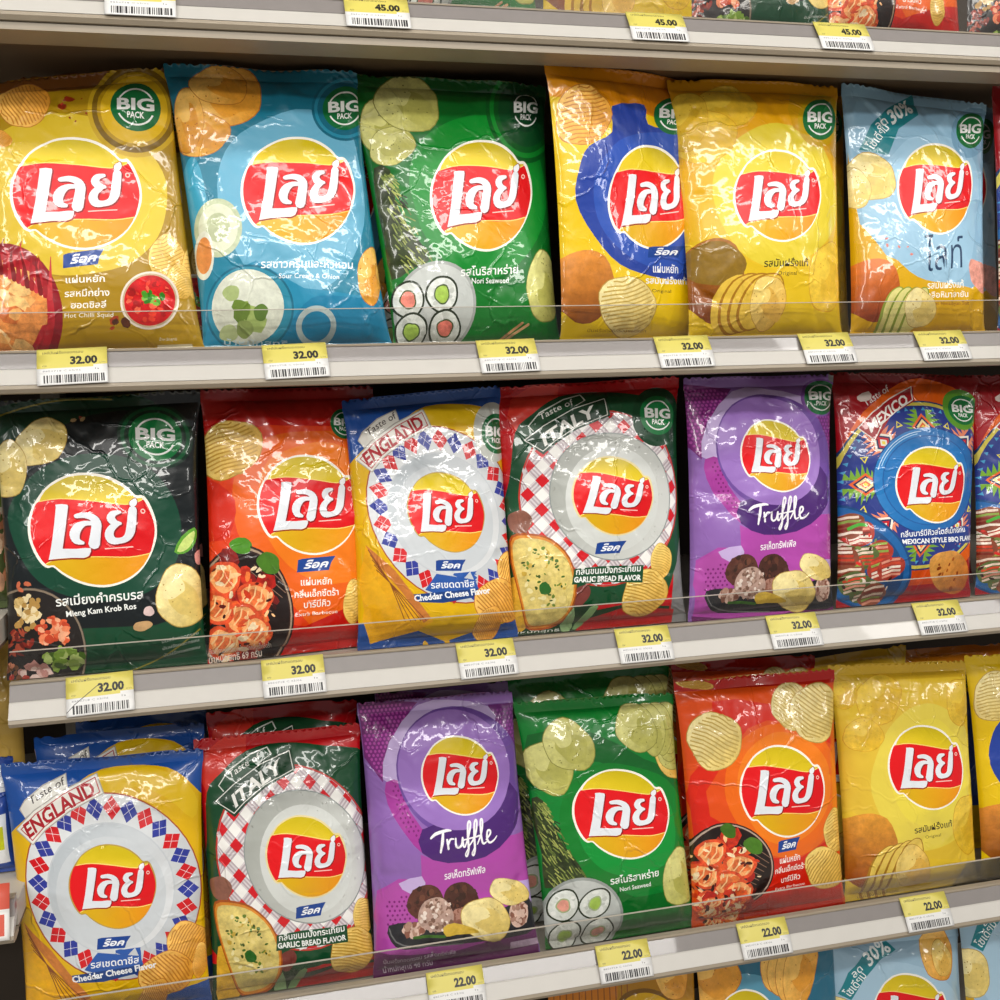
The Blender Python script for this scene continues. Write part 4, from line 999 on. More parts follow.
def nori_stack(d):
    d.poly([(-5, -5), (105, -5), (105, 105), (-5, 105)], '#128032')
    d.poly([(3.9, 86.7), (42.7, 86.5), (75.1, 74.0), (110.2, 61.8), (107.8, 46.5), (76.7, 62.8), (45.0, 74.5), (19.8, 73.2), (-1.2, 63.5)], '#0e6426', 0, 2)
    d.poly([(62.3, 72.3), (90.6, 64.0), (103.6, 46.8), (100.6, 30.4), (82.2, 22.3), (54.4, 21.3), (29.4, 28.3), (16.3, 39.8), (15.5, 54.3), (26.0, 68.2), (42.8, 73.4)], '#0c7a2a', 0, 4)
    d.poly([(61.4, 68.7), (83.2, 62.3), (92.2, 48.8), (87.8, 34.3), (69.8, 27.5), (53.2, 27.7), (36.0, 32.8), (26.2, 43.1), (27.1, 56.2), (36.8, 65.3)], '#159038', 0, 4)
    d.poly([(-0.9, 27.1), (29.6, 29.5), (58.2, 18.3), (102.4, 18.7), (99.6, -11.9), (-0.8, -1.7)], '#0c6a26')
    d.chip([(13.5, 73.4), (27.7, 71.1), (16.7, 84.6)], 'green', 131); d.chip([(27.9, 81.8), (43.4, 79.3), (31.2, 92.2)], 'green', 132)
    for k in range(3):
        d.chip([((93.3, 76.2)[0] + 2 - 1.6 * k, (93.3, 76.2)[1] - 3 + 4 * k), ((107.3, 71.0)[0] - 3.2 * k, (107.3, 71.0)[1] - 1 + 4 * k), ((96.9, 88.4)[0] - 2 * k, (96.9, 88.4)[1] - 6 + 4 * k)], 'gold' if k == 0 else 'green', 133 + k)
    for x in (560, 530, 500):
        d.chip([((95.2, 85.4)[0] - (560 - x) / 5, (95.2, 85.4)[1]), ((104.5, 82.7)[0] - (560 - x) / 5, (104.5, 82.7)[1]), ((96.8, 95.8)[0] - (560 - x) / 5, (96.8, 95.8)[1])], 'green', 140, jit=.05)
    d.chip([(73.1, 86.4), (87.1, 84.2), (76.3, 95.7)], 'green', 136)
    d.poly([(0.7, 61.2), (7.0, 60.3), (10.5, 52.0), (15.8, 42.3), (27.6, 29.0), (14.2, 27.2), (1.8, 25.1), (2.2, 38.5), (0.2, 49.0)], '#2e3a1a', 1.0, 2)
    R = random.Random(5)
    for i in range(150):
        t = R.random(); a = np.array((1.2, 60.1)) * (1 - t) + np.array((1.9, 26.4)) * t; b = np.array((7.0, 60.3)) * (1 - t) + np.array((26.6, 29.1)) * t
        q = a + (b - a) * R.random()
        d.stroke([q, q + np.array([R.uniform(1, 4), R.uniform(-4, -1)])], .7, R.choice(['#7c8a46', '#a4ac5c', '#1c2610', '#5a6a30', '#8c9850']), .3, caps=False)
    d.logo([(56.5, 52.8), (89.0, 49.2), (61.1, 70.5)])
    F = [(24.0, 12.1), (50.1, 11.1), (24.7, 29.2)]
    d.ell(F, '#9aa09c', .15); d.ell(F, '#c4c8c4', .1, r=.93)
    for i, (x, y, c) in enumerate(((11.6, 17.9) + ('#e8a08e',), (31.7, 17.8) + ('#a8c85a',), (11.9, 4.9) + ('#a8c85a',), (33.3, 4.9) + ('#e8a08e',))):
        f = [(x, y), (x + 10.5, y + 1), (x, y + 6.6)]
        d.blob(f, '#26301c', 0, i, .06); d.blob(f, '#dfe3dc', .25, i, .06, r=.9)
        d.scatter(f, 26, 1, 2, ['#eef0ea', '#c8ccc4', '#d8dcd4'], 40 + i, .1, .6, edge=.75)
        d.blob(f, '#a8b88a', .3, i + 5, .1, r=.45); d.blob(f, c, .3, i + 5, .1, r=.36)
    d.text('รสโนริสาหร่าย', [(42.4, 25.1), (75.6, 25.9), (42.4, 28.0)], '#f6f8f4', .015)
    d.text('Nori Seaweed', [(48.4, 21.6), (69.5, 22.2), (48.2, 23.5)], '#f6f8f4', .01)
    d.chip([(91.8, 22.9), (104.8, 19.8), (94.5, 35.5)], 'green', 137)
    return d


def barbecue_chips(d):
    d.poly([(-5, -5), (105, -5), (105, 105), (-5, 105)], '#e0501a')
    d.poly([(-5, 96), (105, 94), (105, 105), (-5, 105)], '#b81c14')
    d.poly([(19.9, 91.3), (56.9, 87.8), (102.3, 77.2), (101.8, 65.8), (66.1, 80.5), (39.4, 79.5), (19.7, 64.4), (1.2, 48.2), (2.5, 62.0), (19.6, 75.2)], '#d82814', 0, 2)
    d.poly([(1.2, 48.2), (9.6, 62.0), (11.4, 45.7), (24.8, 39.6), (41.2, 27.4), (68.5, 24.9), (96.1, 32.6), (98.7, -3.0), (3.2, 3.8)], '#d42414')
    d.poly([(61.5, 80.1), (83.8, 73.7), (96.4, 61.0), (98.0, 43.7), (83.8, 30.3), (63.8, 25.4), (41.3, 30.2), (27.2, 42.2), (21.4, 54.8), (26.7, 69.4), (41.3, 78.0)], '#ec6c1c', 0, 4)
    d.poly([(60.8, 76.8), (78.4, 71.4), (90.0, 60.5), (89.6, 46.5), (76.4, 35.4), (59.4, 31.4), (41.7, 35.7), (32.0, 47.4), (29.2, 58.5), (35.1, 69.0), (47.1, 75.0)], '#f08024', 0, 4)
    d.chip([(18.7, 75.6), (34.9, 74.8), (21.6, 87.2)], 'pale', 141, ridge=-22)
    d.chip([(68.7, 86.4), (81.0, 84.9), (72.1, 95.5)], 'pale', 142, ridge=-25); d.chip([(84.2, 83.0), (101.2, 81.3), (86.9, 94.7)], 'pale', 143, ridge=-25)
    d.chip([(12.4, 98.4), (23.7, 97.0), (12.7, 100.4)], 'gold', 144, ridge=0)
    d.logo([(58.1, 53.0), (85.7, 49.5), (61.5, 71.3)])
    F = [(22.8, 25.2), (48.9, 22.4), (23.0, 42.5)]
    d.ell(F, '#2e1812'); d.ring(F, .93, .965, '#b8a090'); d.ell(F, '#1c0e0c', r=.9)
    for i in range(12):
        d.stroke([((46.8, 29.7)[0] - i * 1.6, (46.8, 29.7)[1] - 3 - i * 1.7), ((30.7, 35.1)[0] - i * 3, (30.7, 35.1)[1] - i * 1.6)], .4, '#8a6a58', caps=False)
    squid(d, [(17.7, 20.6), (38.9, 20.5), (18.5, 37.9)], 145)
    squid(d, [(17.1, 5.8), (32.1, 5.9), (15.9, 13.5)], 149)
    d.blob([(35.9, 32.7), (41.8, 31.8), (36.2, 35.9)], '#4a7a24', .3, 5, .1); d.blob([(21.7, 39.4), (26.4, 38.5), (22.2, 42.2)], '#3f6a1c', .3, 5, .1)
    d.rock([(52.0, 28.7), (66.3, 28.8), (52.3, 33.5)])
    d.text('แผ่นหยัก', [(52.8, 23.8), (67.3, 23.9), (52.8, 26.4)], '#fcf6ee', .015)
    d.text('กลิ่นเอ็กซ์ตร้า', [(49.6, 19.8), (71.4, 19.9), (49.6, 22.1)], '#fcf6ee', .015)
    d.text('บาร์บีคิว', [(54.4, 15.2), (67.7, 15.6), (54.2, 17.6)], '#fcf6ee', .015)
    d.text('Extra Barbecue', [(50.6, 12.2), (71.3, 12.5), (50.5, 13.5)], '#fcf6ee')
    d.chip([(94.4, 33.0), (103.8, 31.1), (94.6, 42.9)], 'gold', 146, ridge=15); d.chip([(86.0, 18.1), (102.0, 16.2), (86.3, 27.1)], 'gold', 147, ridge=60)
    return d


def original_stack(d):
    d.poly([(-5, -5), (105, -5), (105, 105), (-5, 105)], '#e8c440')
    d.poly([(-5, 93), (105, 93), (105, 105), (-5, 105)], '#d8b034')
    d.poly([(-0.6, 63.0), (14.8, 67.7), (47.9, 83.8), (84.2, 79.5), (104.9, 68.8), (101.0, 10.6), (33.7, 17.8), (15.0, 33.4), (3.4, 39.1), (-4.0, 35.9)], '#e4c044', 0, 0)
    d.poly([(65.5, 82.5), (83.4, 76.6), (101.7, 62.8), (102.8, 44.3), (88.7, 25.2), (59.4, 18.9), (33.4, 23.9), (19.9, 39.0), (17.0, 53.4), (29.2, 70.1), (46.6, 79.5)], '#e8d256', 0, 4)
    d.poly([(66.3, 75.9), (79.1, 70.9), (91.7, 59.6), (90.6, 41.6), (76.1, 31.1), (59.2, 29.5), (38.8, 35.3), (30.4, 48.7), (32.3, 61.5), (47.1, 72.4)], '#ecd854', 0, 4)
    d.chip([(29.7, 85.0), (46.2, 84.5), (35.1, 95.1)], 'ghost', 151); d.chip([(15.4, 70.5), (28.5, 69.5), (16.9, 77.5)], 'ghost', 152); d.chip([(91.1, 82.1), (104.1, 79.6), (94.1, 92.4)], 'ghost', 153)
    d.chip([(6.4, 87.6), (15.1, 86.8), (8.9, 93.9)], 'ghost', 154)
    d.logo([(59.4, 55.2), (89.6, 52.0), (63.4, 72.9)])
    d.blob([(12.4, 21.9), (34.6, 22.3), (11.0, 37.5)], grad('#d89438', '#9a4c18', (10.9, 36.4), (8.9, 10.1)), .4, 6, .06)
    for k in range(4):
        a = 6 * k
        d.blob([((22.5, 10.9)[0] + a, (22.5, 10.9)[1]), ((34.3, 13.2)[0] + a, (34.3, 13.2)[1]), ((26.1, 24.3)[0] + a * 1.1, (26.1, 24.3)[1] + .6 * k)], '#a87a24', .1, 4, .05)
        d.blob([((22.5, 10.9)[0] + a + .7, (22.5, 10.9)[1]), ((33.8, 13.2)[0] + a, (33.8, 13.2)[1]), ((26.1, 23.9)[0] + a * 1.1, (26.1, 23.9)[1] + .6 * k)], '#e8c860', .15, 4, .05)
    d.chip([(46.0, 12.2), (59.9, 11.8), (44.8, 22.3)], 'gold', 155)
    d.chip([(90.7, 28.0), (104.7, 25.7), (92.6, 41.4)], 'ghost', 156)
    d.text('รสมันฝรั่งแท้', [(46.1, 27.5), (76.0, 28.4), (45.6, 30.2)], '#2a2410', .015)
    d.text('Original', [(55.2, 24.4), (67.3, 24.6), (54.9, 25.8)], '#2a2410')
    d.text('มันฝรั่งทอดกรอบ', [(9.2, 0.7), (39.3, 0.9), (9.3, 1.8)], '#5a4414')
    return d


def mexico(d):
    d.poly([(-5, -5), (105, -5), (105, 105), (-5, 105)], grad('#7c0c14', '#a81420', (50, 100), (50, 85)))
    d.poly([(44.7, 95.6), (66.1, 97.6), (90.5, 91.2), (102.1, 76.2), (105.4, 24.4), (81.5, 6.9), (23.8, 5.0), (-3.3, 39.0), (-1.7, 58.8), (4.4, 71.8), (16.6, 82.7)], '#e8641c', 0, 3)
    d.poly([(-3.4, 17.0), (40.5, 8.8), (63.5, 10.1), (93.1, 15.7), (109.5, 24.3), (109.4, -11.1), (-6.1, -4.7)], '#a31420')
    d.poly([(47.0, 7.4), (68.7, 7.5), (63.9, 14.7), (45.7, 16.5)], '#d8501c')
    F = [(54.7, 50.9), (112.4, 48.4), (58.5, 86.7)]
    d.ell(F, '#1c3a6a', r=1.03); d.ell(F, '#d8c85a', r=1.01); d.ell(F, '#2a3a86', r=.97)
    g = fr(F)
    for i in range(56):
        t = 2 * math.pi * i / 56; c, s = math.cos(t), math.sin(t)
        d.face([g((.955 * c, .955 * s)), g((.91 * c - .025 * s, .91 * s + .025 * c)), g((.91 * c + .025 * s, .91 * s - .025 * c))], '#4a9ac8')
    for i in range(8):
        t = math.radians(i * 45 + 2); c, s = math.cos(t), math.sin(t)
        q = lambda a, b: g(((.70 + a) * c - b * s, (.70 + a) * s + b * c))
        A, B, C_ = (('#7aa83a', '#e86a3a', '#f0e0a8'), ('#e88a6a', '#f2ede0', '#c8202c'))[i % 2]
        for k in range(-3, 4):
            w = .17 - abs(k) * .038
            for sg in (-1, 1):
                d.face([q(-.02 + k * .055, sg * .05), q(.045 + k * .055, sg * (.08 + w)), q(.055 + k * .055, sg * .05)], A)
        for r, cc in ((.17, B), (.13, '#1c2a5a'), (.10, C_), (.06, B), (.03, '#f2d850')):
            d.face([q(r, 0), q(0, r * .8), q(-r, 0), q(0, -r * .8)], cc)
        t2 = t + math.radians(22.5); c2, s2 = math.cos(t2), math.sin(t2)
        p = lambda a, b: g(((.78 + a) * c2 - b * s2, (.78 + a) * s2 + b * c2))
        d.face([p(.05, 0), p(-.03, .045), p(-.03, -.045)], '#e8d84a'); d.face([p(.03, 0), p(-.015, .025), p(-.015, -.025)], '#2a3a86')
    F2 = [(59.1, 52.9), (98.7, 51.5), (60.6, 75.5)]
    d.ell(F2, '#173f80', r=1.02); d.ell(F2, grad('#2a7cc0', '#1c5ca0', (37.3, 71.3), (90.6, 32.0))); d.ell(F2, '#1a5a9c', r=.86); d.ell(F2, '#2472b6', r=.84)
    d.ring(F2, .90, .915, '#a8d0ee', 105, 165, n=10); d.ring(F2, .94, .955, '#c8e0f4', 100, 170, n=10)
    d.logo([(62.0, 50.8), (90.0, 49.2), (63.2, 67.3)])
    d.poly([(11.5, 75.8), (21.5, 82.1), (35.3, 88.3), (54.1, 94.4), (53.5, 87.5), (35.3, 81.5), (22.2, 70.3), (18.2, 71.5)], '#a31420')
    d.stroke([(11.5, 75.8), (22.5, 82.6), (36.3, 88.6), (52.5, 94.1), (52.6, 88.2), (39.3, 83.2), (27.5, 77.5), (21.1, 70.6), (11.5, 75.8)], .7, '#f0e4dc')
    d.text('Taste of', [(18.8, 84.9), (37.6, 92.1), (17.0, 87.7)], '#f4e8e4', .01, .1, shear=.02)
    d.text('MEXICO', [(19.3, 73.7), (49.7, 87.0), (17.6, 77.9)], '#fbf6f0', .03, .12)
    d.poly([(14.2, 89.4), (22.6, 91.8), (23.1, 88.3), (16.0, 87.2)], '#e8d8d0', 0, 2)
    d.poly([(36.3, 30.9), (90.6, 32.2), (105.2, 30.9), (105.4, 24.4), (38.4, 25.2)], '#1c3a86')
    d.text('กลิ่นบาร์บีคิวสไตล์เม็กซิกัน', [(37.6, 28.9), (90.8, 29.6), (37.1, 31.3)], '#f6f8fa', .015)
    d.text('MEXICAN STYLE BBQ FLAVOR', [(39.0, 25.9), (103.3, 25.6), (38.4, 28.0)], '#f6f8fa', .035)
    F = [(10.9, 20.0), (48.3, 15.3), (5.9, 45.3)]
    d.ell([(9.2, 21.1), (48.8, 13.6), (2.6, 43.2)], '#1c4a80'); d.ell([(9.2, 21.1), (48.8, 13.6), (2.6, 43.2)], '#2464a4', r=.95); d.ell([(10.9, 20.0), (42.5, 13.8), (4.4, 37.7)], '#1c4a80')
    R = random.Random(9)
    for i, (x, y) in enumerate([(0.8, 27.9), (10.2, 31.0), (4.4, 34.4), (22.2, 22.9), (12.3, 21.0), (5.1, 15.7), (25.1, 16.2), (32.5, 15.9), (17.4, 6.4), (9.2, 10.1), (24.2, 4.4), (0.0, 21.3)]):
        f = [(x, y), (x + 9.5, y + 1.2), (x - 1.5, y + 5.2)]
        d.blob(f, R.choice(['#8a4a34', '#5a6a3a', '#a83a2c']), .5, i, .1)
        for k in range(5):
            h = fr(f); d.stroke([h((-.7, -.6 + k * .3)), h((0, -.5 + k * .3)), h((.7, -.7 + k * .32))], 1.5, R.choice(['#e8d0bc', '#c8442c', '#f0e0d0', '#d8907a', '#7a2a1c', '#8aa04a']), .5, caps=False)
    d.scatter([(12.7, 17.7), (34.6, 14.7), (8.7, 33.2)], 22, 1, 2.4, ['#d8342c', '#f0e0d0', '#7a8a4a', '#3a1c14'], 162, .3, .4)
    d.stroke([(4.4, 33.3), (10.1, 35.1), (14.5, 34.6)], 2.0, '#4aa83a', sm=2)
    d.blob([(80.5, 12.2), (97.1, 10.8), (76.9, 22.7)], grad('#e0a050', '#b8662c', (72.8, 21.2), (92.5, 2.7)), .5, 8, .1)
    d.scatter([(80.5, 12.2), (90.2, 11.1), (77.4, 20.4)], 10, .8, 1.8, ['#a8521c', '#8a3c14'], 163, .3)
    d.ell([(87.1, 84.0), (101.3, 83.2), (87.9, 93.3)], '#5f9a34'); d.big([(88.8, 83.8), (100.5, 83.5), (89.2, 90.6)], col='#17703a')
    return d


def england_big(d):
    england(d)
    d.ell([(87.3, 83.4), (99.5, 82.6), (89.4, 95.4)], '#c9ccc4')
    d.big([(89.4, 82.7), (99.0, 82.2), (90.8, 90.8)])
    return d


def italy_big(d):
    italy(d)
    d.ell([(87.1, 83.8), (102.7, 83.4), (86.6, 96.1)], '#0d3f24')
    d.big([(87.5, 84.3), (98.8, 83.7), (87.1, 92.4)], col='#12753c')
    return d


def truffle_big(d):
    truffle(d)
    d.ell([(97.5, 93.8), (111.7, 93.5), (99.5, 101.6)], '#7a4a9c')
    d.big([(98.1, 93.8), (110.7, 93.5), (99.9, 100.9)])
    return d


def wavy_plain(d):
    return wavy_original(d, False)


def leaf_snack(d):
    d.poly([(-5, -5), (105, -5), (105, 105), (-5, 105)], '#4e5a34')
    d.poly([(60, 62), (105, 62), (105, 68), (60, 68)], '#d8944a')
    d.ell([(98, 50), (112, 50), (98, 59)], '#cfc8b0'); d.ell([(98, 50), (108, 50), (98, 56)], '#6a7a3c')
    d.scatter([(85, 25), (110, 25), (85, 42)], 60, 3, 8, ['#c89878', '#e0c0a0', '#9a5a40', '#b87a58'], 5, .6, .25, ang=70)
    return d


def blue_snack(d):
    d.poly([(-5, -5), (105, -5), (105, 105), (-5, 105)], '#2a4a9c')
    d.poly([(60, 70), (105, 70), (105, 92), (60, 92)], '#dfe4ea')
    for k in range(6):
        d.stroke([(66, 74 + 3 * k), (98, 74 + 3 * k)], .6, '#8a93a8', caps=False)
    d.poly([(70, 10), (96, 10), (96, 52), (70, 52)], '#e8ecf0')
    d.poly([(72, 22), (94, 22), (94, 42), (72, 42)], '#c8cc2c'); d.text('60', [(80, 45), (92, 45), (80, 50)], '#1a1a1c', .02)
    return d


def gold_snack(d):
    d.poly([(-5, -5), (105, -5), (105, 105), (-5, 105)], '#d8b25a')
    d.ell([(70, 80), (84, 80), (70, 90)], '#f0e8d0'); d.ell([(70, 80), (80, 80), (70, 87)], '#2a2420')
    return d


def light_stack(d):
    d.poly([(-5, -5), (105, -5), (105, 105), (-5, 105)], '#9dbdd2')
    d.poly([(-9.1, 67.3), (1.6, 59.2), (15.0, 33.9), (84.3, 10.1), (82.6, -34.3), (-15.8, -18.9)], '#d9a81a')
    d.ell([(51.4, 63.7), (96.3, 55.8), (57.6, 86.8)], '#a9c8dc')
    d.poly([(5.1, 76.3), (13.5, 85.2), (28.0, 92.1), (46.5, 96.3), (50.7, 92.8), (36.2, 88.4), (22.2, 81.1), (13.1, 73.6)], '#23808a')
    d.text('ลด', [(17.1, 82.8), (24.4, 86.0), (14.7, 85.2)], '#f2f8f8', .01)
    d.text('โซเดียม', [(12.1, 74.8), (26.1, 83.3), (8.0, 77.1)], '#f2f8f8', .01)
    d.text('30%', [(29.3, 86.9), (47.9, 92.6), (26.2, 91.9)], '#f2f8f8', .02, .08)
    d.chip([(80.6, 89.5), (93.9, 87.1), (82.7, 100.9)], 'orange', 171, jit=.12); d.chip([(83.4, 87.0), (90.7, 84.2), (86.2, 94.5)], 'gold', 172)
    d.chip([(2.2, 65.3), (15.8, 65.8), (3.4, 75.4)], 'pale', 173)
    d.logo([(54.4, 64.8), (82.0, 61.0), (59.5, 82.5)])
    return d


def onion_stack(d):
    d.poly([(-5, -5), (105, -5), (105, 105), (-5, 105)], '#2a6a84')
    d.ell([(27.5, 64.4), (67.1, 61.1), (31.4, 81.1)], '#5c9ab4')
    d.chip([(8.2, 80.7), (27.8, 79.8), (12.4, 90.2)], 'orange', 181)
    for k in range(4):
        d.chip([(56.4, 81.7), (70.8, 80.1), (61.2, 90.8)] if k == 0 else [((56.4, 81.7)[0] + 5 * k, (56.4, 81.7)[1] - k), ((70.8, 80.1)[0] + 5 * k, (70.8, 80.1)[1]), ((61.2, 90.8)[0] + 5 * k, (61.2, 90.8)[1])], 'orange', 182 + k, jit=.05)
    d.logo([(30.1, 61.0), (52.8, 58.5), (33.8, 75.4)])
    return d


def gold_stack(d):
    d.poly([(-5, -5), (105, -5), (105, 105), (-5, 105)], '#b07c1c')
    d.poly([(-3.0, 93.7), (47.5, 93.4), (43.7, 80.2), (26.5, 70.6), (-7.2, 71.1)], '#c8781c')
    for k in range(14):
        d.stroke([((1.4, 88.7)[0] + 4 * k, 96), ((1.4, 88.7)[0] + 4 * k - 4, 70)], .7, '#8a4e14', caps=False)
    d.ell([(64.2, 72.2), (87.4, 68.8), (66.2, 81.7)], '#7a5414'); d.ell([(64.2, 72.2), (83.9, 69.3), (65.9, 80.2)], '#d8a824')
    d.chip([(82.9, 82.9), (95.1, 80.6), (84.2, 89.1)], 'orange', 191)
    return d

# ---------------------------------------------------------------- the setting
M_METAL = material('painted_shelf_steel', '#b9b2a6', 0.45, 0.0, 0.06, 40)
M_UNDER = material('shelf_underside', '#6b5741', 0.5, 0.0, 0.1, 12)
M_GREY = material('grey_label_channel', '#807a77', 0.35, 0.0, 0.08, 60, coat=.4)
M_WHITE = material('white_channel_face', '#bfbbb4', 0.35, 0.0, 0.04, 60, coat=.3)
M_BEAD = material('beige_bead', '#968a78', 0.4, 0.0, 0.08, 30)
M_BACK = material('back_panel_paint', '#3f352b', 0.7, 0.0, 0.12, 8)
M_FLOOR = material('floor_tile', '#b8b2a8', 0.3, 0.0, 0.08, 4)
M_DARK = material('dark_plastic', '#2a2624', 0.5)


def clear_plastic():
    m = bpy.data.materials.new('clear_plastic'); m.use_nodes = True
    nt = m.node_tree; nt.nodes.clear(); N = nt.nodes.new
    out = N('ShaderNodeOutputMaterial'); tr = N('ShaderNodeBsdfTransparent'); gl = N('ShaderNodeBsdfGlossy'); mx = N('ShaderNodeMixShader')
    fr_ = N('ShaderNodeFresnel'); fr_.inputs['IOR'].default_value = 1.45
    no = N('ShaderNodeTexNoise'); no.inputs['Scale'].default_value = 40
    mr = N('ShaderNodeMapRange'); mr.inputs['To Min'].default_value = 0.05; mr.inputs['To Max'].default_value = 0.12
    nt.links.new(no.outputs['Fac'], mr.inputs['Value']); nt.links.new(mr.outputs['Result'], gl.inputs['Roughness'])
    tr.inputs['Color'].default_value = (0.93, 0.925, 0.915, 1)
    nt.links.new(fr_.outputs[0], mx.inputs[0]); nt.links.new(tr.outputs[0], mx.inputs[1]); nt.links.new(gl.outputs[0], mx.inputs[2])
    nt.links.new(mx.outputs[0], out.inputs[0])
    return m


M_CLEAR = clear_plastic()


def prism(name, prof, x0, x1, mat, parent=None, smooth=False):
    """profile of (y, z) points extruded along the shelf from x0 to x1"""
    n = len(prof); me = bpy.data.meshes.new(name)
    V = [(x0, y, z) for y, z in prof] + [(x1, y, z) for y, z in prof]
    F = [(i, (i + 1) % n, n + (i + 1) % n, n + i) for i in range(n)] + [tuple(range(n))[::-1], tuple(range(n, 2 * n))]
    me.from_pydata(V, [], F); me.materials.append(mat)
    me.update()
    return obj(name, me, parent)


def box(name, a, b, mat, parent=None):
    return prism(name, [(a[1], a[2]), (b[1], a[2]), (b[1], b[2]), (a[1], b[2])], a[0], b[0], mat, parent)


tag(box('floor', (-4, -4, -0.1), (4, 1.5, 0.0), M_FLOOR), kind='structure')
tag(box('wall_back', (-1.6, 0.50, 0.0), (2.4, 0.53, 2.3), M_BACK), kind='structure')

XL, XR = -0.75, 1.75
FENCE_EDGE = material('fence_edge_plastic', '#b4aca0', .3)


def shelf(z, label, x0=XL, x1=XR, fence=.042, flange=0, dk=.030):
    """z = underside of the front bead; the deck is near the top of the label channel"""
    r = bpy.data.objects.new('store_shelf', None); COL.objects.link(r); r.location = (0, 0, z)
    tag(r, label, 'shelf', 'steel shelves of the display')
    prism('deck', [(.026, dk - .024), (.495, dk - .024), (.495, dk), (.026, dk)], x0, x1, M_METAL, r)
    prism('underside', [(.028, dk - .0275), (.49, dk - .0275), (.49, dk - .0245), (.028, dk - .0245)], x0, x1, M_UNDER, r)
    # cross ribs pressed in the underside
    prism('bead', [(.001, .0), (.012, -.001), (.024, .001), (.026, .005), (.006, .0065), (.0, .0075), (-.0015, .004)], x0, x1, M_BEAD, r)
    prism('channel_face', [(-.0005, .0078), (.006, .0078), (.026, .020), (.024, .026), (.0105, .0225), (.009, .0215)], x0, x1, M_WHITE, r)
    prism('label_channel', [(.0105, .0228), (.0245, .0262), (.027, .037), (.0195, .0382), (.0185, .037)], x0, x1, M_GREY, r)
    prism('channel_rim', [(.018, .0378), (.027, .0375), (.028, .0395), (.020, .0402), (.0178, .0392)], x0, x1, M_BEAD, r)
    if flange:
        prism('front_flange', [(.004, -.001), (.004, -flange), (.05, -flange), (.05, .004), (.026, .004), (.026, -.001)], x0, x1, M_BEAD, r)
    if fence:
        prism('clear_fence', [(.0295, dk + .0005), (.0310, dk + .0005), (.0310, .038 + fence), (.0295, .038 + fence)], x0, x1, M_CLEAR, r)
        prism('fence_edge', [(.0293, .038 + fence), (.0312, .038 + fence), (.0312, .0388 + fence), (.0293, .0388 + fence)], x0, x1, FENCE_EDGE, r)
    return r


shelf(1.777, 'topmost steel shelf holding 45.00 price tags at the top edge of the photo', flange=.0075)
shelf(1.440, 'steel shelf carrying the first full row, hot chilli squid to light crisps', fence=.038)
shelf(1.118, 'steel shelf carrying the middle row, mieng kam to Mexico crisps', x0=-.2285, fence=.030)
shelf(0.748, 'steel shelf with 22.00 price tags under the England, truffle and barbecue crisps', x0=-.226, fence=.030, dk=.018)
shelf(0.375, 'lowest steel shelf, hidden under pale blue reduced sodium crisps')

for x, nm in ((-.236, 'a'), (1.76, 'b')):
    u = box('shelf_upright', (x - .012, .44, 0.0), (x + .012, .498, 2.3), M_METAL)
    tag(u, 'slotted steel upright post behind the left end of the shelves' if nm == 'a' else 'slotted steel upright post at the far right end of the shelves', 'post')

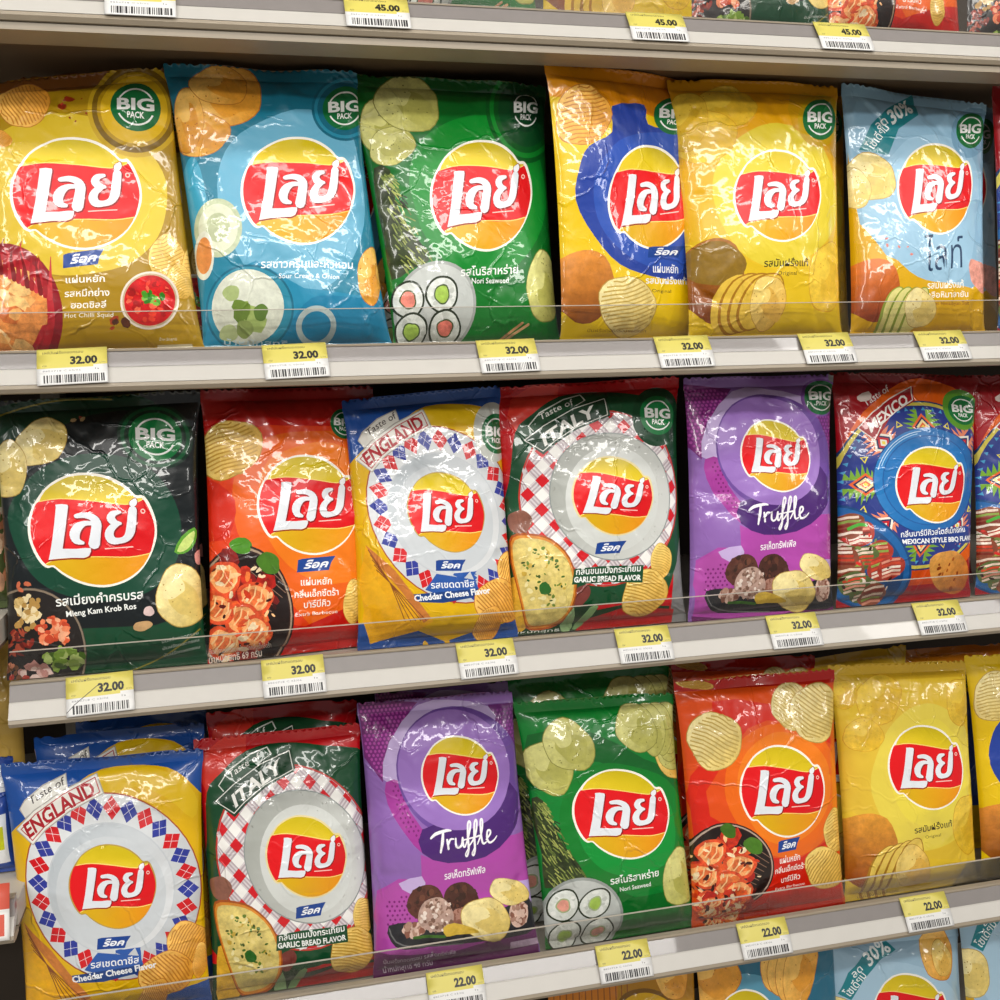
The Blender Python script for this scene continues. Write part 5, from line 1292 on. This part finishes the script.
# ---------------------------------------------------------------- bags
print_rows = [
    # name of design, pose, corner offsets, label, seed, crinkle, affine of the print, coarse mesh
    (hot_chilli_squid, (-0.1315, 1.4788, 0.2027, 0.2833, 0.1633, -0.0394, 0.0650, 0.0000), ((0.0046, -0.0067), (-0.0037, 0.0074), (0.0043, -0.0096), (-0.0052, -0.0012)), 'golden bag of hot chilli squid crisps with red sauce bowl, leftmost on the upper row', 11, 1.0, None),
    (sour_cream, (0.0666, 1.4782, 0.1976, 0.2986, 0.1545, -0.0530, 0.0650, 0.0000), ((-0.0038, 0.0051), (-0.0030, -0.0062), (0.0023, -0.0101), (0.0046, 0.0002)), 'teal blue bag of sour cream and onion crisps on the upper row', 12, 1.1, None),
    (nori, (0.2614, 1.4806, 0.2058, 0.2921, 0.1492, -0.0410, 0.0700, 0.0000), ((-0.0111, 0.0076), (0.0060, -0.0089), (-0.0074, -0.0112), (0.0121, -0.0035)), 'green bag of nori seaweed crisps with BIG PACK badge on the upper row', 13, 1.1, None),
    (wavy_original, (0.4722, 1.4824, 0.2615, 0.2958, 0.0408, -0.0292, 0.0850, 0.3600), ((0.0027, 0.0005), (-0.0059, -0.0009), (0.0067, -0.0130), (-0.0029, -0.0050)), 'yellow and blue bag of ridged original crisps turned sideways on the upper row', 14, 1.3, None),
    (original, (0.6054, 1.4845, 0.2057, 0.2930, 0.1350, 0.0075, 0.0600, 0.0000), ((-0.0038, -0.0005), (0.0065, 0.0007), (-0.0068, -0.0104), (0.0040, -0.0119)), 'yellow bag of original crisps with BIG PACK badge on the upper row', 15, 1.3, None),
    (light_original, (0.8091, 1.4851, 0.1923, 0.2870, 0.1389, 0.0446, 0.0650, 0.0000), ((-0.0025, 0.0044), (0.0043, -0.0046), (-0.0049, -0.0076), (0.0028, -0.0159)), 'pale blue bag of Himalayan salt crisps with 30% ribbon on the upper row', 16, 1.2, None),
    (mexico, (1.0167, 1.4875, 0.2044, 0.2907, 0.1348, 0.0359, 0.0600, 0.0000), ((0.0006, 0.0018), (0.0022, -0.0016), (-0.0024, -0.0106), (-0.0007, -0.0178)), 'sliver of a bag cut by the right photo edge on the upper row', 17, 1.0, None),
    (mieng_kam, (-0.1393, 1.1389, 0.2021, 0.2983, 0.1472, -0.0004, 0.0600, 0.0000), ((-0.0015, -0.0028), (0.0040, 0.0031), (-0.0036, 0.0109), (0.0013, 0.0110)), 'black and dark green bag of mieng kam krob ros crisps, leftmost of the middle row', 21, 0.9, None),
    (extra_barbecue, (0.0575, 1.1423, 0.1943, 0.2975, 0.1544, 0.0251, 0.0700, 0.1300), ((0.0030, -0.0015), (-0.0030, 0.0017), (0.0029, 0.0100), (-0.0029, 0.0050)), 'red bag of extra barbecue crisps standing left of the England bag, middle row', 22, 1.2, None),
    (england_big, (0.2089, 1.1465, 0.1804, 0.2835, 0.1445, -0.0205, 0.0600, 0.0000), ((0.0023, -0.0036), (0.0014, 0.0039), (-0.0014, 0.0014), (-0.0022, 0.0051)), 'Taste of England cheddar bag with BIG PACK badge on the middle row', 23, 0.9, [[1.084, -0.0918, 6.553], [-0.0188, 0.9962, -0.0071]]),
    (italy_big, (0.3991, 1.1469, 0.2220, 0.2890, 0.1367, -0.0122, 0.0650, 0.0000), ((-0.0036, -0.0021), (0.0063, 0.0023), (-0.0062, 0.0015), (0.0034, 0.0041)), 'Taste of Italy garlic bread bag with BIG PACK badge on the middle row', 24, 0.9, [[0.9288, 0.1501, -7.2217], [-0.0155, 0.9852, 2.4602]]),
    (truffle_big, (0.6019, 1.1515, 0.1924, 0.2850, 0.1268, 0.0285, 0.0600, 0.0000), ((0.0016, -0.0023), (0.0044, 0.0027), (-0.0045, 0.0008), (-0.0016, -0.0046)), 'purple truffle crisps bag with BIG PACK badge on the middle row', 25, 1.1, [[0.9958, -0.1098, 3.6226], [0.0015, 1.0476, -8.5311]]),
    (mexico, (0.7980, 1.1479, 0.1977, 0.2863, 0.1223, 0.0506, 0.0650, 0.0000), ((-0.0017, -0.0004), (0.0076, 0.0007), (-0.0077, 0.0065), (0.0018, -0.0031)), 'Taste of Mexico barbecue bag with whole blue plate, right of the middle row', 26, 1.0, None),
    (mexico, (1.0064, 1.1484, 0.2135, 0.2797, 0.1131, 0.0250, 0.0700, 0.0000), ((-0.0005, -0.0016), (0.0083, 0.0018), (-0.0086, 0.0037), (0.0007, -0.0014)), 'Taste of Mexico bag cut off by the right photo edge, middle row', 27, 1.0, None),
    (england, (-0.1560, 0.7466, 0.1973, 0.3037, 0.1323, 0.0019, 0.0600, 0.0000), ((-0.0068, 0.0025), (0.0030, -0.0025), (-0.0018, 0.0218), (0.0054, 0.0214)), 'Taste of England cheddar bag without badge, front left of the lower row', 31, 0.8, None),
    (italy, (0.0325, 0.7487, 0.1833, 0.3070, 0.1487, -0.0142, 0.0650, 0.0000), ((-0.0008, 0.0008), (0.0008, -0.0008), (-0.0008, 0.0183), (0.0007, 0.0208)), 'Taste of Italy garlic bread bag without badge, front of the lower row', 32, 0.8, None),
    (truffle, (0.2160, 0.7646, 0.1898, 0.3140, 0.1564, -0.0190, 0.0600, 0.0000), ((0.0029, 0.0029), (-0.0040, -0.0031), (0.0038, 0.0015), (-0.0027, 0.0053)), 'purple truffle crisps bag without badge, front of the lower row', 33, 1.0, None),
    (nori_stack, (0.4164, 0.7714, 0.1959, 0.2871, 0.1571, -0.0400, 0.0650, 0.0000), ((-0.0044, 0.0075), (0.0007, -0.0079), (-0.0007, -0.0074), (0.0042, 0.0003)), 'green nori seaweed bag without badge, front of the lower row', 34, 1.0, None),
    (barbecue_chips, (0.6117, 0.7699, 0.2138, 0.2974, 0.1424, -0.0027, 0.0600, 0.0000), ((-0.0016, 0.0016), (0.0033, -0.0017), (-0.0037, -0.0022), (0.0018, -0.0016)), 'orange and red barbecue bag with three ridged crisps, front of the lower row', 35, 0.9, None),
    (original_stack, (0.8148, 0.7649, 0.1983, 0.2977, 0.1521, 0.0141, 0.0650, 0.0000), ((-0.0020, 0.0042), (0.0013, -0.0045), (-0.0014, 0.0045), (0.0021, 0.0017)), 'yellow original crisps bag without badge, front of the lower row', 36, 1.0, None),
    (wavy_plain, (1.0272, 0.7596, 0.2202, 0.2961, 0.1464, 0.0210, 0.0700, 0.0000), ((-0.0051, 0.0041), (0.0055, -0.0044), (-0.0054, 0.0107), (0.0049, 0.0063)), 'yellow and blue ridged crisps bag cut by the right photo edge, lower row', 37, 1.0, None),
    (light_stack, (0.8108, 0.3497, 0.2064, 0.3404, 0.1682, 0.0282, 0.0600, 0.0000), ((-0.0031, 0.0043), (-0.0012, -0.0042), (0.0013, 0.0555), (0.0017, 0.0497)), 'pale blue 30% less sodium bag below the rightmost but one 22.00 tag, bottom row', 41, 0.8, None),
]
for ds, pose, cor, lab, seed, amt, aff in print_rows:
    chip_bag(ds, pose, cor, lab, seed, amt, aff)
low_rows = [
    (hot_chilli_squid, (-0.0822, 1.4730, 0.1872, 0.3134, 0.1200, -0.0870, 0.1501, 0.0000), ((0.0000, 0.0000), (0.0000, 0.0000), (0.0000, -0.0082), (0.0000, 0.0082)), 'dark top of a bag behind the hot chilli squid bag', 51),
    (sour_cream, (0.0918, 1.4730, 0.2103, 0.3176, 0.1000, -0.0264, 0.1500, 0.0000), ((0.0000, 0.0000), (0.0000, 0.0000), (0.0000, -0.0028), (0.0000, 0.0028)), 'dark top of a bag behind the teal sour cream bag', 52),
    (nori, (0.2626, 1.4730, 0.2131, 0.3002, 0.1000, 0.0096, 0.1500, 0.0000), ((0.0000, 0.0000), (0.0000, 0.0000), (0.0000, 0.0010), (0.0000, -0.0010)), 'dark green top of a bag behind the big nori bag', 53),
    (original, (0.6575, 1.4730, 0.2104, 0.3172, 0.1000, 0.0233, 0.1400, 0.0000), ((0.0000, 0.0000), (0.0000, 0.0000), (0.0000, 0.0025), (0.0000, -0.0025)), 'orange top of a bag behind the big yellow original bag', 54),
    (light_original, (0.8834, 1.4730, 0.1980, 0.3032, 0.1000, 0.0202, 0.1400, 0.0000), ((0.0000, 0.0000), (0.0000, 0.0000), (0.0000, 0.0020), (0.0000, -0.0020)), 'top of a bag behind the big pale blue bag', 50),
    (mieng_kam, (-0.1298, 1.1490, 0.1849, 0.2758, 0.0800, -0.0142, 0.1500, 0.0000), ((0.0000, 0.0000), (0.0000, 0.0000), (0.0000, -0.0013), (0.0000, 0.0013)), 'black top of a bag behind the mieng kam bag', 55),
    (extra_barbecue, (0.0549, 1.1490, 0.1523, 0.2763, 0.0800, 0.0022, 0.1500, 0.0000), ((0.0000, 0.0000), (0.0000, 0.0000), (0.0000, 0.0002), (0.0000, -0.0002)), 'dark red top of a bag behind the big barbecue bag', 56),
    (italy, (0.4231, 1.1490, 0.2200, 0.2770, 0.0800, -0.0140, 0.1400, 0.0000), ((0.0000, 0.0000), (0.0000, 0.0000), (0.0000, -0.0015), (0.0000, 0.0015)), 'top of a bag behind the big Taste of Italy bag', 57),
    (mexico, (0.8523, 1.1490, 0.1961, 0.2703, 0.0800, 0.0157, 0.1400, 0.0000), ((0.0000, 0.0000), (0.0000, 0.0000), (0.0000, 0.0015), (0.0000, -0.0015)), 'dark red top of a bag behind the whole Taste of Mexico bag', 58),
    (england, (-0.1470, 0.7675, 0.1812, 0.2950, 0.1200, 0.0113, 0.1120, 0.0000), ((0.0000, 0.0000), (0.0000, 0.0000), (0.0000, 0.0010), (0.0000, -0.0010)), 'blue and yellow top of the second England bag, right behind the front left one', 61),
    (england, (-0.1219, 0.7675, 0.1467, 0.2941, 0.1200, -0.0116, 0.1630, 0.0000), ((0.0000, 0.0000), (0.0000, 0.0000), (0.0000, -0.0008), (0.0000, 0.0008)), 'blue top of the third England bag, hindmost behind the front left one', 62),
    (italy, (0.0343, 0.7675, 0.1716, 0.3040, 0.1200, 0.0037, 0.1150, 0.0000), ((0.0000, 0.0000), (0.0000, 0.0000), (0.0000, 0.0003), (0.0000, -0.0003)), 'dark red top of the second Italy bag behind the front one of the lower row', 63),
    (truffle, (0.2277, 0.7675, 0.1627, 0.3079, 0.1200, -0.0090, 0.1120, 0.0000), ((0.0000, 0.0000), (0.0000, 0.0000), (0.0000, -0.0007), (0.0000, 0.0007)), 'purple top of a bag behind the front truffle bag of the lower row', 64),
    (nori_stack, (0.4022, 0.7710, 0.2241, 0.3043, 0.1300, 0.0244, 0.1250, 0.0000), ((0.0000, 0.0000), (0.0000, 0.0000), (0.0000, 0.0027), (0.0000, -0.0027)), 'green top with a crisp, second nori bag of the lower row', 65),
    (barbecue_chips, (0.4810, 0.7675, 0.2008, 0.3054, 0.1200, 0.0243, 0.1630, 0.0000), ((0.0000, 0.0000), (0.0000, 0.0000), (0.0000, 0.0024), (0.0000, -0.0024)), 'red top with ridged crisps behind the second nori bag', 66),
    (barbecue_chips, (0.6093, 0.7675, 0.2008, 0.3077, 0.1200, 0.0380, 0.1120, 0.0000), ((0.0000, 0.0000), (0.0000, 0.0000), (0.0000, 0.0038), (0.0000, -0.0038)), 'red top of a bag behind the orange barbecue bag, lower row', 67),
    (original_stack, (0.7495, 0.7675, 0.2478, 0.2993, 0.1200, -0.0618, 0.1131, 0.0000), ((0.0000, 0.0000), (0.0000, 0.0000), (0.0000, -0.0077), (0.0000, 0.0077)), 'dull yellow bag top with slanting sealed edge behind the lower yellow bag', 68),
    (wavy_original, (0.9041, 0.7675, 0.2485, 0.2854, 0.1200, 0.0088, 0.1500, 0.0000), ((0.0000, 0.0000), (0.0000, 0.0000), (0.0000, 0.0011), (0.0000, -0.0011)), 'yellow top with blue patch behind the rightmost bags of the lower row', 69),
    (nori, (0.2500, 1.8085, 0.1780, 0.2700, 0.1200, 0.0000, 0.0650, 0.0000), ((0.0000, 0.0000), (0.0000, 0.0000), (0.0000, 0.0000), (0.0000, 0.0000)), 'green foot of a bag on the topmost shelf, left of the yellow one', 71),
    (original, (0.4320, 1.8085, 0.1780, 0.2700, 0.1200, 0.0000, 0.0650, 0.0000), ((0.0000, 0.0000), (0.0000, 0.0000), (0.0000, 0.0000), (0.0000, 0.0000)), 'yellow foot of a bag on the topmost shelf', 72),
    (mieng_kam, (0.6000, 1.8085, 0.1780, 0.2700, 0.1200, 0.0000, 0.0650, 0.0000), ((0.0000, 0.0000), (0.0000, 0.0000), (0.0000, 0.0000), (0.0000, 0.0000)), 'dark foot of a bag on the topmost shelf, right of the yellow one', 73),
    (extra_barbecue, (0.7700, 1.8085, 0.1780, 0.2700, 0.1200, 0.0000, 0.0650, 0.0000), ((0.0000, 0.0000), (0.0000, 0.0000), (0.0000, 0.0000), (0.0000, 0.0000)), 'red foot of a bag on the topmost shelf, third from the right edge', 74),
    (mieng_kam, (0.9550, 1.8085, 0.1780, 0.2700, 0.1200, 0.0000, 0.0650, 0.0000), ((0.0000, 0.0000), (0.0000, 0.0000), (0.0000, 0.0000), (0.0000, 0.0000)), 'dark foot of a bag on the topmost shelf at the right photo edge', 75),
    (gold_stack, (0.4300, 0.4015, 0.2000, 0.3404, 0.1682, 0.0100, 0.0600, 0.0000), ((0.0000, 0.0000), (0.0000, 0.0000), (0.0000, 0.0010), (0.0000, -0.0010)), 'yellow brown top of a bag at the bottom photo edge', 76),
    (onion_stack, (0.6280, 0.4015, 0.2000, 0.3404, 0.1682, 0.0100, 0.0600, 0.0000), ((0.0000, 0.0000), (0.0000, 0.0000), (0.0000, 0.0010), (0.0000, -0.0010)), 'teal top of a bag with brown crisps at the bottom photo edge', 77),
    (light_stack, (1.0120, 0.4015, 0.2000, 0.3404, 0.1682, 0.0100, 0.0600, 0.0000), ((0.0000, 0.0000), (0.0000, 0.0000), (0.0000, 0.0010), (0.0000, -0.0010)), 'pale blue 30% less sodium bag in the bottom right corner', 78),
]
for ds, pose, cor, lab, seed in low_rows:
    chip_bag(ds, pose, cor, lab, seed, 1.1, None, T=.022, low=True)


# ---------------------------------------------------------------- the neighbouring bay at the left
shelf(1.1843, 'shelf end of the neighbouring bay left of the mieng kam bag', x0=-.75, x1=-.2395, fence=0)
shelf(0.9000, 'shelf end of the neighbouring bay left of the lower England bag', x0=-.75, x1=-.2400, fence=0)
for ds, x, z, w, h, lab, seed, y0 in (
        (leaf_snack, -0.3109, 1.1843 + .0315, .15, .24, 'olive green snack pouch cut by the left photo edge beside the mieng kam bag', 81, .11),
        (blue_snack, -0.3243, 0.9000 + .0315, .15, .125, 'blue snack pouch with yellow card cut by the left photo edge', 82, .10),
        (gold_snack, -0.3257, 0.9000 + .0315, .16, .235, 'gold snack pouch under the left end of the middle shelf', 83, .16)):
    chip_bag(ds, (x, z, w, h, .1, 0, y0, 0), ((0, 0),) * 4, lab, seed, 1.0, None, T=.022, low=True, group='snack pouches in the neighbouring bay')


def promo_card(x, z, w, h, col, label):
    d = Art('#e4e2de', asp=h / w)
    d.poly([(-1, 55), (101, 55), (101, 101), (-1, 101)], col); d.poly([(60, 8), (92, 8), (92, 46), (60, 46)], col)
    for k in range(3):
        d.poly([(8, 12 + 12 * k), (50, 12 + 12 * k), (50, 17 + 12 * k), (8, 17 + 12 * k)], '#c8a8a0')
    ov, tri, C = d.build(np.linspace(0, 1, 4), np.linspace(0, 1, 5)); u, v = ov[:, 0] / 100, ov[:, 1] / 100
    V = np.stack([(u - .5) * w, -.004 + .020 * v - .001 * np.sin(3.14 * v), .006 + h * v], 1)
    o = obj('promotion_card', mesh_from('promotion_card', V, tri, C, ov / 100, PAPER))
    so = o.modifiers.new('thickness', 'SOLIDIFY'); so.thickness = .0004; so.offset = -1
    o.location = (x, 0, z); tag(o, label, 'card')


promo_card(-.272, 0.9000, .058, .05, '#cf5a48', 'red and white promotion card on the left bay rail beside the lower England bag')
promo_card(-.262, 1.1843, .036, .036, '#c8503c', 'small red and white card on the left bay rail beside the mieng kam bag')


# ---------------------------------------------------------------- price tags
def tag_art(price, seed):
    R = random.Random(seed); d = Art('#d9d8d6', asp=.66)
    d.poly([(-1, 46), (101, 46), (101, 101), (-1, 101)], '#cdc162')
    d.poly([(80, 46), (101, 46), (101, 52), (80, 52)], '#d9d8d6')
    d.text(price, [(47, 56), (86, 56), (47, 77)], '#141210', .05)
    d.text('เลย์มันฝรั่งทอดกรอบ', [(8, 86), (66, 86), (8, 93)], '#3a3420', .01, res=1)
    d.text('ถุง', [(8, 51), (14, 51), (8, 56)], '#3a3420', res=1)
    d.text('บาท', [(89, 55), (97, 55), (89, 60)], '#6a6440', res=1)
    d.text('8850718 C 03/06', [(8, 36), (62, 36), (8, 41)], '#6a6a70', res=1)
    d.text('1a', [(82, 38), (88, 38), (82, 43)], '#3a3a3a', res=1)
    x = 9
    while x < 93:
        w = R.choice([.9, 1.4, 2.2, 3.0]); d.poly([(x, 5), (x + w, 5), (x + w, 27), (x, 27)], '#1c1a1c'); x += w + R.choice([.8, 1.2, 2.0])
    return d


def price_tag(p, z, price, label, seed, tilt=0.0, stroke=False, w=.0635):
    """paper label slipped in the sloping channel; p = x of the centre, z = shelf level"""
    d = tag_art(price, seed)
    if stroke:
        d.stroke([(-4, 4), (12, 30), (30, 52), (48, 74)], 1.3, '#3a3a38')
    us = np.linspace(0, 1, 5); vs = np.linspace(0, 1, 7)
    ov, tri, C = d.build(us, vs)
    u, v = ov[:, 0] / 100, ov[:, 1] / 100; h = .0345
    # slope of the channel and a slight curl of the paper
    y = -.0024 + .021 * v - .0015 * np.sin(v * 3.14) - .001 * (1 - v); zz = .0075 + .034 * v
    x = (u - .5) * w - tilt * (v - .5) * h
    zz = zz + tilt * (u - .5) * w * .6
    V = np.stack([x, y, zz], 1)
    o = obj('price_tag', mesh_from('price_tag', V, tri, C, ov / 100, PAPER, smooth=True))
    so = o.modifiers.new('thickness', 'SOLIDIFY'); so.thickness = .0003; so.offset = -1
    o.location = (p, 0, z)
    tag(o, label, 'price tag', 'printed price labels on the shelf fronts')


price_tag(-0.0644, 1.7770, '45.00', '45.00 price tag on the topmost shelf, under the top left edge, leftmost 45.00', 1, 0.00)
price_tag(0.1575, 1.7770, '45.00', '45.00 price tag on the topmost shelf, second 45.00 tag from the left', 2, 0.00)
price_tag(0.4513, 1.7770, '45.00', '45.00 price tag on the topmost shelf, below the yellow foot', 3, 0.00)
price_tag(0.6684, 1.7770, '45.00', '45.00 price tag on the topmost shelf, rightmost 45.00 tag', 4, 0.00)
price_tag(-0.1475, 1.4400, '32.00', 'yellow 32.00 price tag below the hot chilli squid bag', 5, 0.05)
price_tag(0.0624, 1.4400, '32.00', 'yellow 32.00 price tag below the teal sour cream bag', 6, 0.05)
price_tag(0.2813, 1.4400, '32.00', 'yellow 32.00 price tag below the big green nori bag', 7, 0.03)
price_tag(0.4793, 1.4400, '32.00', 'yellow 32.00 price tag below the sideways yellow and blue bag', 8, 0.02)
price_tag(0.6524, 1.4400, '32.00', 'yellow 32.00 price tag below the big yellow original bag', 9, 0.02)
price_tag(0.8005, 1.4400, '32.00', 'yellow 32.00 price tag below the pale blue 30% bag', 10, 0.02)
price_tag(-0.1441, 1.1180, '32.00', 'yellow 32.00 price tag below the mieng kam bag, crossed by a pen stroke', 11, 0.05, True)
price_tag(0.0446, 1.1180, '32.00', 'yellow 32.00 price tag below the big barbecue bag', 12, 0.03)
price_tag(0.2493, 1.1180, '32.00', 'yellow 32.00 price tag below the England bag with badge', 13, 0.03)
price_tag(0.4291, 1.1180, '32.00', 'yellow 32.00 price tag below the Italy bag with badge', 14, 0.00)
price_tag(0.6134, 1.1180, '32.00', 'yellow 32.00 price tag below the truffle bag with badge', 15, 0.00)
price_tag(0.8045, 1.1180, '32.00', 'yellow 32.00 price tag below the whole Mexico bag', 16, 0.00)
price_tag(0.2035, 0.7480, '22.00', 'yellow 22.00 price tag below the lower truffle bag', 17, 0.00)
price_tag(0.4003, 0.7480, '22.00', 'yellow 22.00 price tag below the lower nori bag', 18, 0.00)
price_tag(0.5764, 0.7480, '22.00', 'yellow 22.00 price tag below the lower barbecue bag', 19, 0.00)
price_tag(0.7952, 0.7480, '22.00', 'yellow 22.00 price tag below the lower yellow original bag', 20, 0.00)
